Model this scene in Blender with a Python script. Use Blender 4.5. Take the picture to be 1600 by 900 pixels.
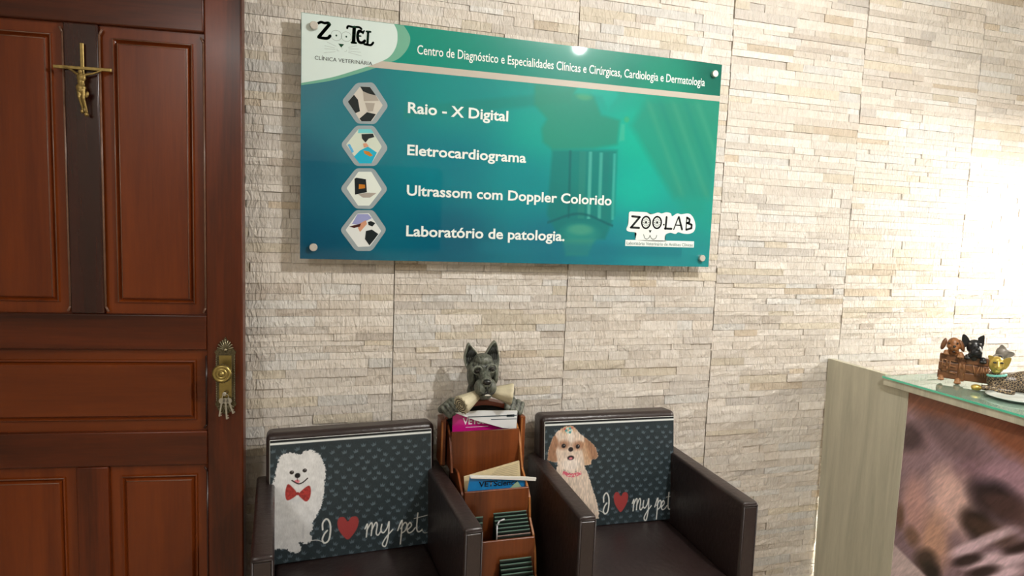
import bpy, bmesh, math, random
import numpy as np
from mathutils import Vector, Matrix, Euler
for o in list(bpy.data.objects): bpy.data.objects.remove(o)
sc = bpy.context.scene
COL = sc.collection
rng = random.Random(7)
PI = math.pi

def lin(c):
    r = []
    for v in c[:3]:
        v = v / 255.0
        r.append(v / 12.92 if v <= 0.04045 else ((v + 0.055) / 1.055) ** 2.4)
    return (r[0], r[1], r[2], 1.0)

# ------------------------------------------------------------------ camera
CAM_H = 1.46
WALL_Y = 2.09
cd = bpy.data.cameras.new('camera'); cam = bpy.data.objects.new('camera', cd); COL.objects.link(cam)
R = Matrix(((0.95855197, 0.00827568, 0.28479752), (-0.28245780, -0.10346561, 0.95368363), (0.03735913, -0.99459860, -0.09683964)))
# columns of the camera matrix: image right, image up, backwards
m = Matrix(((R[0][0], -R[0][1], -R[0][2], 0), (R[1][0], -R[1][1], -R[1][2], 0), (R[2][0], -R[2][1], -R[2][2], CAM_H), (0, 0, 0, 1)))
cam.matrix_world = m
cd.sensor_width = 36.0; cd.lens = 998.0 / 1600 * 36.0; cd.clip_start = 0.02
sc.camera = cam

# ------------------------------------------------------------------ world, lights, exposure
w = bpy.data.worlds.new('world'); sc.world = w; w.use_nodes = True
w.node_tree.nodes['Background'].inputs[0].default_value = (0.9, 0.95, 1.0, 1); w.node_tree.nodes['Background'].inputs[1].default_value = 0.3
sc.view_settings.view_transform = 'Standard'; sc.view_settings.look = 'None'
sc.view_settings.gamma = 1.0; sc.view_settings.use_curve_mapping = False
sc.view_settings.exposure = 0.1
def point(name, loc, e, r, col):
    l = bpy.data.lights.new(name, 'POINT'); l.energy = e; l.shadow_soft_size = r; l.color = col
    o = bpy.data.objects.new(name, l); o.location = loc; COL.objects.link(o); return o
def area(name, loc, rot, e, sx, sy, col):
    l = bpy.data.lights.new(name, 'AREA'); l.shape = 'RECTANGLE'; l.size = sx; l.size_y = sy; l.energy = e; l.color = col
    o = bpy.data.objects.new(name, l); o.location = loc; o.rotation_euler = rot; COL.objects.link(o); return o
point('ceiling_bulb', (1.41, 0.51, 2.50), 94, 0.03, (1.0, 0.985, 0.96))
point('pendant_bulb', (2.95, 1.48, 1.54), 36, 0.05, (1.0, 0.97, 0.93))
area('ambient_fill_light', (-1.25, -0.7, 2.57), (0, 0, 0), 31, 0.5, 0.5, (1.0, 0.98, 0.95))  # unseen soft fill, added to lift the ambient light
area('ambient_fill_light', (3.6, -0.6, 2.57), (0, 0, 0), 16, 0.5, 0.5, (1.0, 0.98, 0.95))  # second added fill, kept out of the board's reflection

# ------------------------------------------------------------------ materials
MATS = {}
def new_mat(name):
    mt = bpy.data.materials.new(name); mt.use_nodes = True
    nt = mt.node_tree; return mt, nt, nt.nodes['Principled BSDF']
def mat(name, col, rough=0.5, metal=0.0, noise=0.0, nscale=30.0, bump=0.0, bscale=60.0, coat=0.0, stretch=(1, 1, 1), emit=None, spec=0.5, bdist=0.002):
    if name in MATS: return MATS[name]
    mt, nt, b = new_mat(name)
    c = lin(col)
    b.inputs['Base Color'].default_value = c; b.inputs['Roughness'].default_value = rough
    b.inputs['Metallic'].default_value = metal; b.inputs['Specular IOR Level'].default_value = spec
    if coat: b.inputs['Coat Weight'].default_value = coat; b.inputs['Coat Roughness'].default_value = 0.06
    if noise or bump:
        tc = nt.nodes.new('ShaderNodeTexCoord'); mp = nt.nodes.new('ShaderNodeMapping'); mp.inputs['Scale'].default_value = stretch
        nt.links.new(tc.outputs['Object'], mp.inputs['Vector'])
    if noise:
        n = nt.nodes.new('ShaderNodeTexNoise'); n.inputs['Scale'].default_value = nscale; n.inputs['Detail'].default_value = 5
        nt.links.new(mp.outputs[0], n.inputs['Vector'])
        r = nt.nodes.new('ShaderNodeValToRGB'); r.color_ramp.elements[0].position = 0.3; r.color_ramp.elements[1].position = 0.7
        r.color_ramp.elements[0].color = [max(0, v * (1 - noise)) for v in c[:3]] + [1]
        r.color_ramp.elements[1].color = [min(1, v * (1 + noise)) for v in c[:3]] + [1]
        nt.links.new(n.outputs['Fac'], r.inputs[0]); nt.links.new(r.outputs[0], b.inputs['Base Color'])
    if bump:
        n2 = nt.nodes.new('ShaderNodeTexNoise'); n2.inputs['Scale'].default_value = bscale; n2.inputs['Detail'].default_value = 4
        nt.links.new(mp.outputs[0], n2.inputs['Vector'])
        bp = nt.nodes.new('ShaderNodeBump'); bp.inputs['Strength'].default_value = bump; bp.inputs['Distance'].default_value = bdist
        nt.links.new(n2.outputs['Fac'], bp.inputs['Height']); nt.links.new(bp.outputs[0], b.inputs['Normal'])
    if emit:
        b.inputs['Emission Color'].default_value = c; b.inputs['Emission Strength'].default_value = emit
    MATS[name] = mt; return mt
def print_mat(name, rough=0.4, coat=0.0, weave=0.0, spec=0.5):
    """flat print: colour comes from the mesh colour attribute"""
    if name in MATS: return MATS[name]
    mt, nt, b = new_mat(name)
    a = nt.nodes.new('ShaderNodeAttribute'); a.attribute_name = 'ink'
    nt.links.new(a.outputs['Color'], b.inputs['Base Color']); b.inputs['Roughness'].default_value = rough
    b.inputs['Specular IOR Level'].default_value = spec
    if coat: b.inputs['Coat Weight'].default_value = coat; b.inputs['Coat Roughness'].default_value = 0.03
    if weave:
        tc = nt.nodes.new('ShaderNodeTexCoord'); wv = nt.nodes.new('ShaderNodeTexNoise'); wv.inputs['Scale'].default_value = 450; wv.inputs['Detail'].default_value = 2
        nt.links.new(tc.outputs['Object'], wv.inputs['Vector'])
        bp = nt.nodes.new('ShaderNodeBump'); bp.inputs['Strength'].default_value = weave; bp.inputs['Distance'].default_value = 0.001
        nt.links.new(wv.outputs['Fac'], bp.inputs['Height']); nt.links.new(bp.outputs[0], b.inputs['Normal'])
    MATS[name] = mt; return mt
def wood(name, dark, light, axis='Z', rough=0.35, scale=9.0, coat=0.0, bump=0.08):
    if name in MATS: return MATS[name]
    mt, nt, b = new_mat(name)
    tc = nt.nodes.new('ShaderNodeTexCoord'); mp = nt.nodes.new('ShaderNodeMapping')
    mp.inputs['Scale'].default_value = {'Z': (1, 1, 0.07), 'X': (0.07, 1, 1), 'Y': (1, 0.07, 1)}[axis]
    nt.links.new(tc.outputs['Object'], mp.inputs['Vector'])
    n = nt.nodes.new('ShaderNodeTexNoise'); n.inputs['Scale'].default_value = scale; n.inputs['Detail'].default_value = 6; n.inputs['Distortion'].default_value = 0.6
    n2 = nt.nodes.new('ShaderNodeTexNoise'); n2.inputs['Scale'].default_value = scale * 14; n2.inputs['Detail'].default_value = 3
    nt.links.new(mp.outputs[0], n.inputs['Vector']); nt.links.new(mp.outputs[0], n2.inputs['Vector'])
    mx = nt.nodes.new('ShaderNodeMath'); mx.operation = 'MULTIPLY_ADD'; mx.inputs[1].default_value = 0.25
    nt.links.new(n2.outputs['Fac'], mx.inputs[0]); nt.links.new(n.outputs['Fac'], mx.inputs[2])
    r = nt.nodes.new('ShaderNodeValToRGB'); r.color_ramp.elements[0].position = 0.42; r.color_ramp.elements[1].position = 0.82
    r.color_ramp.elements[0].color = lin(dark); r.color_ramp.elements[1].color = lin(light)
    nt.links.new(mx.outputs[0], r.inputs[0]); nt.links.new(r.outputs[0], b.inputs['Base Color'])
    b.inputs['Roughness'].default_value = rough; b.inputs['Specular IOR Level'].default_value = 0.32
    if coat: b.inputs['Coat Weight'].default_value = coat; b.inputs['Coat Roughness'].default_value = 0.15
    bp = nt.nodes.new('ShaderNodeBump'); bp.inputs['Strength'].default_value = bump; bp.inputs['Distance'].default_value = 0.001
    nt.links.new(n2.outputs['Fac'], bp.inputs['Height']); nt.links.new(bp.outputs[0], b.inputs['Normal'])
    MATS[name] = mt; return mt
def carved_mat(name, dark, mid, light):
    mt, nt, b = new_mat(name)
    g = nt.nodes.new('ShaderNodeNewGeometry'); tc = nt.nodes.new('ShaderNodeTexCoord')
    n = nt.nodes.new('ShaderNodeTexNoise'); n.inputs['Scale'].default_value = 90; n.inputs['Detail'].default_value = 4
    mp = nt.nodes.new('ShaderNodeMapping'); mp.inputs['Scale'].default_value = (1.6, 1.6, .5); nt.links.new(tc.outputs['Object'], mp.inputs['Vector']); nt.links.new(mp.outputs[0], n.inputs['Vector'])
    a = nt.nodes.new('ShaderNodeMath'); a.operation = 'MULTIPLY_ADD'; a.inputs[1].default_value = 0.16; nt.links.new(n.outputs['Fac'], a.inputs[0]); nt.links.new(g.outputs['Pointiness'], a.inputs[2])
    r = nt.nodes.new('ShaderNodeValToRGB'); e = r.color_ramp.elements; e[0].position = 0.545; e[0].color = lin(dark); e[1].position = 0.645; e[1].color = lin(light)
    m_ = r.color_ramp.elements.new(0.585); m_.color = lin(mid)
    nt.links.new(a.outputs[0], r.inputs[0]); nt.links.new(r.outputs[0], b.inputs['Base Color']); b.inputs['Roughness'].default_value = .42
    bp = nt.nodes.new('ShaderNodeBump'); bp.inputs['Strength'].default_value = .7; bp.inputs['Distance'].default_value = .004
    nt.links.new(n.outputs['Fac'], bp.inputs['Height']); nt.links.new(bp.outputs[0], b.inputs['Normal']); return mt
def stone_mat():
    mt, nt, b = new_mat('split_stone')
    a = nt.nodes.new('ShaderNodeAttribute'); a.attribute_name = 'ink'
    g = nt.nodes.new('ShaderNodeNewGeometry')
    n = nt.nodes.new('ShaderNodeTexNoise'); n.inputs['Scale'].default_value = 38; n.inputs['Detail'].default_value = 6
    nt.links.new(g.outputs['Position'], n.inputs['Vector'])
    mx = nt.nodes.new('ShaderNodeMixRGB'); mx.blend_type = 'MULTIPLY'; mx.inputs[0].default_value = 1.0
    r = nt.nodes.new('ShaderNodeValToRGB'); r.color_ramp.elements[0].position = 0.3; r.color_ramp.elements[1].position = 0.65
    r.color_ramp.elements[0].color = (0.90, 0.885, 0.86, 1); r.color_ramp.elements[1].color = (1, 1, 1, 1)
    nt.links.new(n.outputs['Fac'], r.inputs[0]); nt.links.new(a.outputs['Color'], mx.inputs[1]); nt.links.new(r.outputs[0], mx.inputs[2])
    nt.links.new(mx.outputs[0], b.inputs['Base Color']); b.inputs['Roughness'].default_value = 0.55; b.inputs['Specular IOR Level'].default_value = 0.3
    mp = nt.nodes.new('ShaderNodeMapping'); mp.inputs['Scale'].default_value = (1.0, 1.0, 0.32)
    nt.links.new(g.outputs['Position'], mp.inputs['Vector'])
    v = nt.nodes.new('ShaderNodeTexNoise'); v.inputs['Scale'].default_value = 95; v.inputs['Detail'].default_value = 3; v.inputs['Distortion'].default_value = 0.8
    nt.links.new(mp.outputs[0], v.inputs['Vector'])
    bp = nt.nodes.new('ShaderNodeBump'); bp.inputs['Strength'].default_value = 0.95; bp.inputs['Distance'].default_value = 0.008
    nt.links.new(v.outputs['Fac'], bp.inputs['Height']); nt.links.new(bp.outputs[0], b.inputs['Normal'])
    return mt

# ------------------------------------------------------------------ object helpers
def obj(name, bm, m_, parent=None, smooth=False, loc=None, rot=None):
    me = bpy.data.meshes.new(name); bm.to_mesh(me); bm.free()
    return obj_me(name, me, m_, parent, smooth, loc, rot)
def obj_me(name, me, m_, parent=None, smooth=False, loc=None, rot=None):
    if m_ is not None: me.materials.append(m_)
    if smooth == 'bev':       # big faces stay flat, only the rounded edges are smooth
        ar = [p.area for p in me.polygons]; t_ = max(ar) * 0.06 if ar else 0
        me.polygons.foreach_set('use_smooth', [a < t_ for a in ar])
    elif smooth: me.polygons.foreach_set('use_smooth', [True] * len(me.polygons))
    o = bpy.data.objects.new(name, me); COL.objects.link(o)
    if parent: o.parent = parent
    if loc: o.location = loc
    if rot: o.rotation_euler = rot
    return o
def thing(name, label, cat, loc=(0, 0, 0), rot=(0, 0, 0), group=None):
    o = bpy.data.objects.new(name, None); COL.objects.link(o); o.empty_display_size = 0.05
    o.location = loc; o.rotation_euler = rot; o['label'] = label; o['category'] = cat
    if group: o['group'] = group
    return o
def tag(o, label, cat, group=None):
    o['label'] = label; o['category'] = cat
    if group: o['group'] = group
    return o
def struct(name, bm=None, m_=None, loc=(0, 0, 0), rot=(0, 0, 0)):
    if bm is None:
        o = bpy.data.objects.new(name, None); COL.objects.link(o); o.location = loc; o.rotation_euler = rot
    else: o = obj(name, bm, m_, None, False, loc, rot)
    o['kind'] = 'structure'; return o
def BM(): return bmesh.new()
def box(bm, x0, x1, y0, y1, z0, z1, bev=0.0, seg=2, mtx=None):
    r = bmesh.ops.create_cube(bm, size=1.0)
    vs = r['verts']
    for v in vs: v.co = Vector((x0 + (v.co.x + .5) * (x1 - x0), y0 + (v.co.y + .5) * (y1 - y0), z0 + (v.co.z + .5) * (z1 - z0)))
    if bev:
        es = list({e for v in vs for e in v.link_edges})
        rr = bmesh.ops.bevel(bm, geom=es, offset=bev, segments=seg, profile=0.5, affect='EDGES')
        vs = list({v for f in rr['faces'] for v in f.verts} | {v for v in vs if v.is_valid})
    if mtx is not None:
        for v in vs: v.co = mtx @ v.co
    return bm
def bx(*a, **k): return box(BM(), *a, **k)
def ball(bm, c, r, rot=(0, 0, 0), sub=3):
    if not hasattr(r, '__len__'): r = (r, r, r)
    M = Matrix.Translation(c) @ Euler(rot).to_matrix().to_4x4() @ Matrix.Diagonal((*r, 1))
    bmesh.ops.create_icosphere(bm, subdivisions=sub, radius=1.0, matrix=M); return bm
def limb(bm, p0, p1, r0, r1, seg=14, caps=True):
    p0 = Vector(p0); p1 = Vector(p1); d = p1 - p0; L = d.length
    if L < 1e-6: return bm
    q = d.to_track_quat('Z', 'Y').to_matrix().to_4x4()
    M = Matrix.Translation((p0 + p1) / 2) @ q
    bmesh.ops.create_cone(bm, cap_ends=True, segments=seg, radius1=r0, radius2=r1, depth=L, matrix=M)
    if caps:
        ball(bm, p0, r0, sub=2); ball(bm, p1, r1, sub=2)
    return bm
def tube(bm, pts, r, seg=8):
    for a, b in zip(pts[:-1], pts[1:]): limb(bm, a, b, r, r, seg)
    return bm
def disc(bm, c, r, h, axis='Y', seg=28, r2=None):
    q = {'Y': Euler((PI / 2, 0, 0)), 'Z': Euler((0, 0, 0)), 'X': Euler((0, PI / 2, 0))}[axis].to_matrix().to_4x4()
    bmesh.ops.create_cone(bm, cap_ends=True, segments=seg, radius1=r, radius2=r if r2 is None else r2, depth=h, matrix=Matrix.Translation(c) @ q); return bm
def prism(bm, poly, y0, y1):
    """polygon in x,z extruded from y0 (front) to y1"""
    f = [bm.verts.new((x, y0, z)) for x, z in poly]; b = [bm.verts.new((x, y1, z)) for x, z in poly]
    bm.faces.new(f); bm.faces.new(b[::-1])
    n = len(poly)
    for i in range(n): bm.faces.new((f[(i + 1) % n], f[i], b[i], b[(i + 1) % n]))
    bmesh.ops.recalc_face_normals(bm, faces=bm.faces[:]); return bm
def prism_yz(bm, poly, x0, x1):
    f = [bm.verts.new((x0, y, z)) for y, z in poly]; b = [bm.verts.new((x1, y, z)) for y, z in poly]
    bm.faces.new(f); bm.faces.new(b[::-1]); n = len(poly)
    for i in range(n): bm.faces.new((f[(i + 1) % n], f[i], b[i], b[(i + 1) % n]))
    bmesh.ops.recalc_face_normals(bm, faces=bm.faces[:]); return bm
def lathe(bm, prof, c, axis='Y', seg=32):
    """prof: (radius, height) pairs, revolved round an axis through c; height runs along -Y (or +Z)"""
    rings = []
    for r, h in prof:
        ring = []
        for k in range(seg):
            a = 2 * PI * k / seg
            if axis == 'Y': p = (c[0] + r * math.cos(a), c[1] - h, c[2] + r * math.sin(a))
            else: p = (c[0] + r * math.cos(a), c[1] + r * math.sin(a), c[2] + h)
            ring.append(bm.verts.new(p))
        rings.append(ring)
    for a, b in zip(rings[:-1], rings[1:]):
        for k in range(seg): bm.faces.new((a[k], a[(k + 1) % seg], b[(k + 1) % seg], b[k]))
    for rg in (rings[0], rings[-1]):
        try: bm.faces.new(rg)
        except ValueError: pass
    bmesh.ops.recalc_face_normals(bm, faces=bm.faces[:]); return bm
def blend(name, bm, voxel, m_, parent=None, it=4, fac=0.6):
    """melt overlapping lumps into one continuous surface"""
    me = bpy.data.meshes.new('raw'); bm.to_mesh(me); bm.free()
    t = bpy.data.objects.new('raw', me); COL.objects.link(t)
    md = t.modifiers.new('r', 'REMESH'); md.mode = 'VOXEL'; md.voxel_size = voxel
    s = t.modifiers.new('s', 'SMOOTH'); s.iterations = it; s.factor = fac
    dg = bpy.context.evaluated_depsgraph_get(); e = t.evaluated_get(dg)
    out = bpy.data.meshes.new_from_object(e); out.materials.clear()
    bpy.data.objects.remove(t); bpy.data.meshes.remove(me); out.name = name
    return obj_me(name, out, m_, parent, True)
def flat_poly(bm, poly, y=0.0):
    vs = [bm.verts.new((p[0], y, p[1])) for p in poly]; f = bm.faces.new(vs)
    bmesh.ops.triangulate(bm, faces=[f]); return bm
def ribbon(bm, pts, wd, y=0.0, wd1=None):
    n = len(pts)
    for i, (a, b) in enumerate(zip(pts[:-1], pts[1:])):
        a = Vector(a); b = Vector(b); d = (b - a)
        if d.length < 1e-9: continue
        p = Vector((-d.y, d.x)).normalized() * wd / 2
        vs = [bm.verts.new((q.x, y, q.y)) for q in (a - p, b - p, b + p, a + p)]; bm.faces.new(vs)
    for a in pts:
        vs = [bm.verts.new((a[0] + wd / 2 * math.cos(k * PI / 4), y, a[1] + wd / 2 * math.sin(k * PI / 4))) for k in range(8)]; bm.faces.new(vs)
    return bm
def smooth_path(P, n=6, closed=False):
    P = [np.array(p, float) for p in P]; out = []; N = len(P)
    rngi = range(N if closed else N - 1)
    for i in rngi:
        if closed: a, b, c, d = P[(i - 1) % N], P[i], P[(i + 1) % N], P[(i + 2) % N]
        else: a, b, c, d = P[max(i - 1, 0)], P[i], P[i + 1], P[min(i + 2, N - 1)]
        for k in range(n):
            t = k / n
            out.append(tuple(0.5 * ((2 * b) + (-a + c) * t + (2 * a - 5 * b + 4 * c - d) * t * t + (-a + 3 * b - 3 * c + d) * t ** 3)))
    if not closed: out.append(tuple(P[-1]))
    return out
def lettering(s, x0, x1, z, cap, m_, parent, y=0.0, bold=0.0, name='lettering', rot=None, loc=None):
    """flat letters: left end x0, right end x1, baseline z, capital height cap"""
    cu = bpy.data.curves.new('t', 'FONT'); cu.body = s; cu.size = 1.0; cu.offset = bold; cu.resolution_u = 3
    t = bpy.data.objects.new('t', cu); COL.objects.link(t)
    dg = bpy.context.evaluated_depsgraph_get()
    me = bpy.data.meshes.new_from_object(t.evaluated_get(dg)); bpy.data.objects.remove(t)
    n = len(me.vertices); co = np.empty(n * 3, 'f'); me.vertices.foreach_get('co', co); co = co.reshape(-1, 3)
    sx = (x1 - x0) / (co[:, 0].max() - co[:, 0].min()); sz = cap / 0.727
    new = np.zeros_like(co); new[:, 0] = x0 + (co[:, 0] - co[:, 0].min()) * sx; new[:, 2] = z + co[:, 1] * sz; new[:, 1] = y
    me.vertices.foreach_set('co', new.ravel()); me.update(); me.materials.clear()
    return obj_me(name, me, m_, parent, False, loc, rot)

# -------- flat prints: numpy painting on a fine grid, colours stored per vertex
def in_poly(X, Z, P):
    P = np.array(P); inside = np.zeros(X.shape, bool); n = len(P)
    for i in range(n):
        x1, z1 = P[i]; x2, z2 = P[(i + 1) % n]
        if z1 == z2: continue
        c = ((Z < z1) != (Z < z2)) & (X < (x2 - x1) * (Z - z1) / (z2 - z1) + x1)
        inside ^= c
    return inside
def d_path(X, Z, P, closed=False):
    d = np.full(X.shape, 1e9); P = [np.array(p) for p in P]
    prs = list(zip(P[:-1], P[1:])) + ([(P[-1], P[0])] if closed else [])
    for a, b in prs:
        ab = b - a; L = ab @ ab + 1e-12
        t = np.clip(((X - a[0]) * ab[0] + (Z - a[1]) * ab[1]) / L, 0, 1)
        d = np.minimum(d, np.hypot(X - a[0] - t * ab[0], Z - a[1] - t * ab[1]))
    return d
def sdf(X, Z, P):
    d = d_path(X, Z, P, True); return np.where(in_poly(X, Z, P), -d, d)
def over(C, col, a):
    return C * (1 - a[..., None]) + np.array(col, float) * a[..., None]
def ss(d, w): return np.clip(0.5 - d / w, 0, 1)
def vnoise(X, Z, sc_, seed):
    r = np.random.RandomState(seed); T = r.rand(256, 256)
    x = X * sc_; z = Z * sc_; xi = np.floor(x).astype(int); zi = np.floor(z).astype(int); fx = x - xi; fz = z - zi
    fx = fx * fx * (3 - 2 * fx); fz = fz * fz * (3 - 2 * fz)
    g = lambda i, j: T[i % 256, j % 256]
    return (g(xi, zi) * (1 - fx) + g(xi + 1, zi) * fx) * (1 - fz) + (g(xi, zi + 1) * (1 - fx) + g(xi + 1, zi + 1) * fx) * fz
def painted(name, x0, x1, z0, z1, nx, nz, fn, m_, parent, bend=None, smooth=True):
    xs = np.linspace(x0, x1, nx); zs = np.linspace(z0, z1, nz); X, Z = np.meshgrid(xs, zs)
    C = np.clip(fn(X, Z), 0, 255) / 255.0
    C = np.where(C <= 0.04045, C / 12.92, ((C + 0.055) / 1.055) ** 2.4)
    Y = np.zeros_like(X) if bend is None else bend(X, Z)
    co = np.stack([X, Y, Z], -1).reshape(-1, 3).astype('f')
    i = np.arange((nz - 1) * (nx - 1)); r = i // (nx - 1); c = i % (nx - 1); a = r * nx + c
    F = np.stack([a, a + 1, a + nx + 1, a + nx], -1).astype('i')
    me = bpy.data.meshes.new(name); me.vertices.add(len(co)); me.vertices.foreach_set('co', co.ravel())
    me.loops.add(F.size); me.loops.foreach_set('vertex_index', F.ravel())
    me.polygons.add(len(F)); me.polygons.foreach_set('loop_start', np.arange(0, F.size, 4, dtype='i'))
    me.update(calc_edges=True)
    at = me.color_attributes.new('ink', 'FLOAT_COLOR', 'POINT')
    at.data.foreach_set('color', np.concatenate([C.reshape(-1, 3), np.ones((len(co), 1))], 1).astype('f').ravel())
    return obj_me(name, me, m_, parent, smooth)

# outlines of the printed artwork, in metres on the board, the towels and the counter front
Z_STROKES = [[(0.0481, 0.0249), (0.0557, 0.0209), (0.0651, 0.0228), (0.0753, 0.0206), (0.0801, 0.0248)], [(0.0788, 0.025), (0.0653, 0.0429), (0.0493, 0.0637)], [(0.0484, 0.0647), (0.0603, 0.0658), (0.074, 0.0648), (0.0811, 0.0571)], [(0.1297, 0.0292), (0.1325, 0.0233), (0.1461, 0.0241), (0.1636, 0.0225), (0.1707, 0.0269)], [(0.15, 0.025), (0.1484, 0.067)], [(0.1424, 0.0691), (0.1558, 0.0688)], [(0.1717, 0.0349), (0.1638, 0.0338), (0.1601, 0.0447), (0.161, 0.0586), (0.166, 0.0658), (0.1748, 0.0657), (0.1809, 0.0598)], [(0.1622, 0.0476), (0.1692, 0.0475)], [(0.1753, 0.0394), (0.1787, 0.0311)], [(0.1858, 0.032), (0.1973, 0.0319)], [(0.1905, 0.0327), (0.189, 0.0676)], [(0.1801, 0.0695), (0.189, 0.0702), (0.1996, 0.0699), (0.2057, 0.0622)]]
WHISK = [[(0.0983, 0.0849), (0.0724, 0.0757)], [(0.0949, 0.0904), (0.0656, 0.0868)], [(0.0966, 0.0946), (0.0657, 0.0954)], [(0.0967, 0.1007), (0.0641, 0.1074)], [(0.1329, 0.0844), (0.1591, 0.0763)], [(0.1347, 0.0886), (0.1627, 0.0855)], [(0.1348, 0.0947), (0.1699, 0.0943)], [(0.1331, 0.0984), (0.1718, 0.1047)], [(0.1018, 0.0923), (0.1018, 0.0975), (0.107, 0.0978)], [(0.1287, 0.0919), (0.1279, 0.0963), (0.1227, 0.0978)], [(0.1142, 0.0857), (0.116, 0.0916)]]
EYES = [[(0.0988, 0.054), (0.1274, 0.0541)]]
ZOO_BLOB = [(1.0854, 0.5302), (1.1072, 0.5293), (1.1491, 0.5295), (1.1673, 0.5357), (1.1936, 0.5286), (1.2094, 0.5309), (1.2272, 0.5262), (1.2455, 0.5294), (1.2507, 0.5393), (1.2705, 0.5284), (1.2867, 0.5308), (1.314, 0.5266), (1.3307, 0.534), (1.3438, 0.5538), (1.3478, 0.576), (1.3397, 0.5926), (1.3193, 0.5994), (1.2961, 0.5981), (1.2797, 0.5946), (1.2687, 0.601), (1.2479, 0.5977), (1.2302, 0.6043), (1.2268, 0.6205), (1.2296, 0.6285), (1.1221, 0.6276), (1.1138, 0.6179), (1.1139, 0.6021), (1.083, 0.5981), (1.0759, 0.5895), (1.0824, 0.5696), (1.0818, 0.5421)]
ZOO_L = [[(1.0951, 0.5455), (1.1248, 0.5473)], [(1.1227, 0.5493), (1.0951, 0.5819)], [(1.092, 0.584), (1.1239, 0.5849)], [(1.2294, 0.5431), (1.2277, 0.5843)], [(1.2254, 0.5833), (1.2515, 0.5834)], [(1.276, 0.5423), (1.2607, 0.5851)], [(1.2782, 0.5412), (1.2939, 0.584)], [(1.2688, 0.5697), (1.2895, 0.57)], [(1.3103, 0.5399), (1.31, 0.5834)], [(1.3116, 0.5419), (1.3224, 0.5475), (1.3209, 0.5587), (1.313, 0.561)], [(1.3153, 0.561), (1.3319, 0.5664), (1.3317, 0.5786), (1.3112, 0.5844)]]
ZOO_THIN = [[(1.143, 0.6071), (1.1482, 0.6189), (1.1573, 0.6226), (1.1658, 0.6163), (1.1676, 0.6093)], [(1.168, 0.6093), (1.1738, 0.6191), (1.183, 0.6228), (1.1916, 0.6175), (1.1944, 0.6084)]]
ZOO_O = [(1.1498, 0.5647), (1.1932, 0.5635), (1.1678, 0.5953)]
HEX = [([(0.1157, 0.2424), (0.1584, 0.1846), (0.2081, 0.1782), (0.2548, 0.2434), (0.216, 0.3016), (0.1615, 0.3045)], [(0.1345, 0.2422), (0.1687, 0.1946), (0.198, 0.1924), (0.2374, 0.2434), (0.2055, 0.2936), (0.1716, 0.2963)]), ([(0.1142, 0.37), (0.1586, 0.3106), (0.2117, 0.3065), (0.2562, 0.3705), (0.2196, 0.4271), (0.1588, 0.4309)], [(0.1302, 0.3689), (0.1661, 0.3204), (0.2029, 0.3175), (0.2366, 0.3674), (0.206, 0.4205), (0.1705, 0.4227)]), ([(0.1142, 0.5016), (0.1603, 0.4377), (0.2137, 0.4344), (0.2576, 0.4956), (0.2097, 0.5589), (0.1605, 0.5595)], [(0.1332, 0.4991), (0.1678, 0.4477), (0.2064, 0.4454), (0.2388, 0.4972), (0.202, 0.5486), (0.1678, 0.5501)]), ([(0.115, 0.6264), (0.1605, 0.5641), (0.2143, 0.5618), (0.2562, 0.62), (0.2118, 0.6877), (0.1622, 0.6889)], [(0.1318, 0.6258), (0.1666, 0.5744), (0.2009, 0.5715), (0.2395, 0.6252), (0.2055, 0.674), (0.1695, 0.6765)])]
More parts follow.
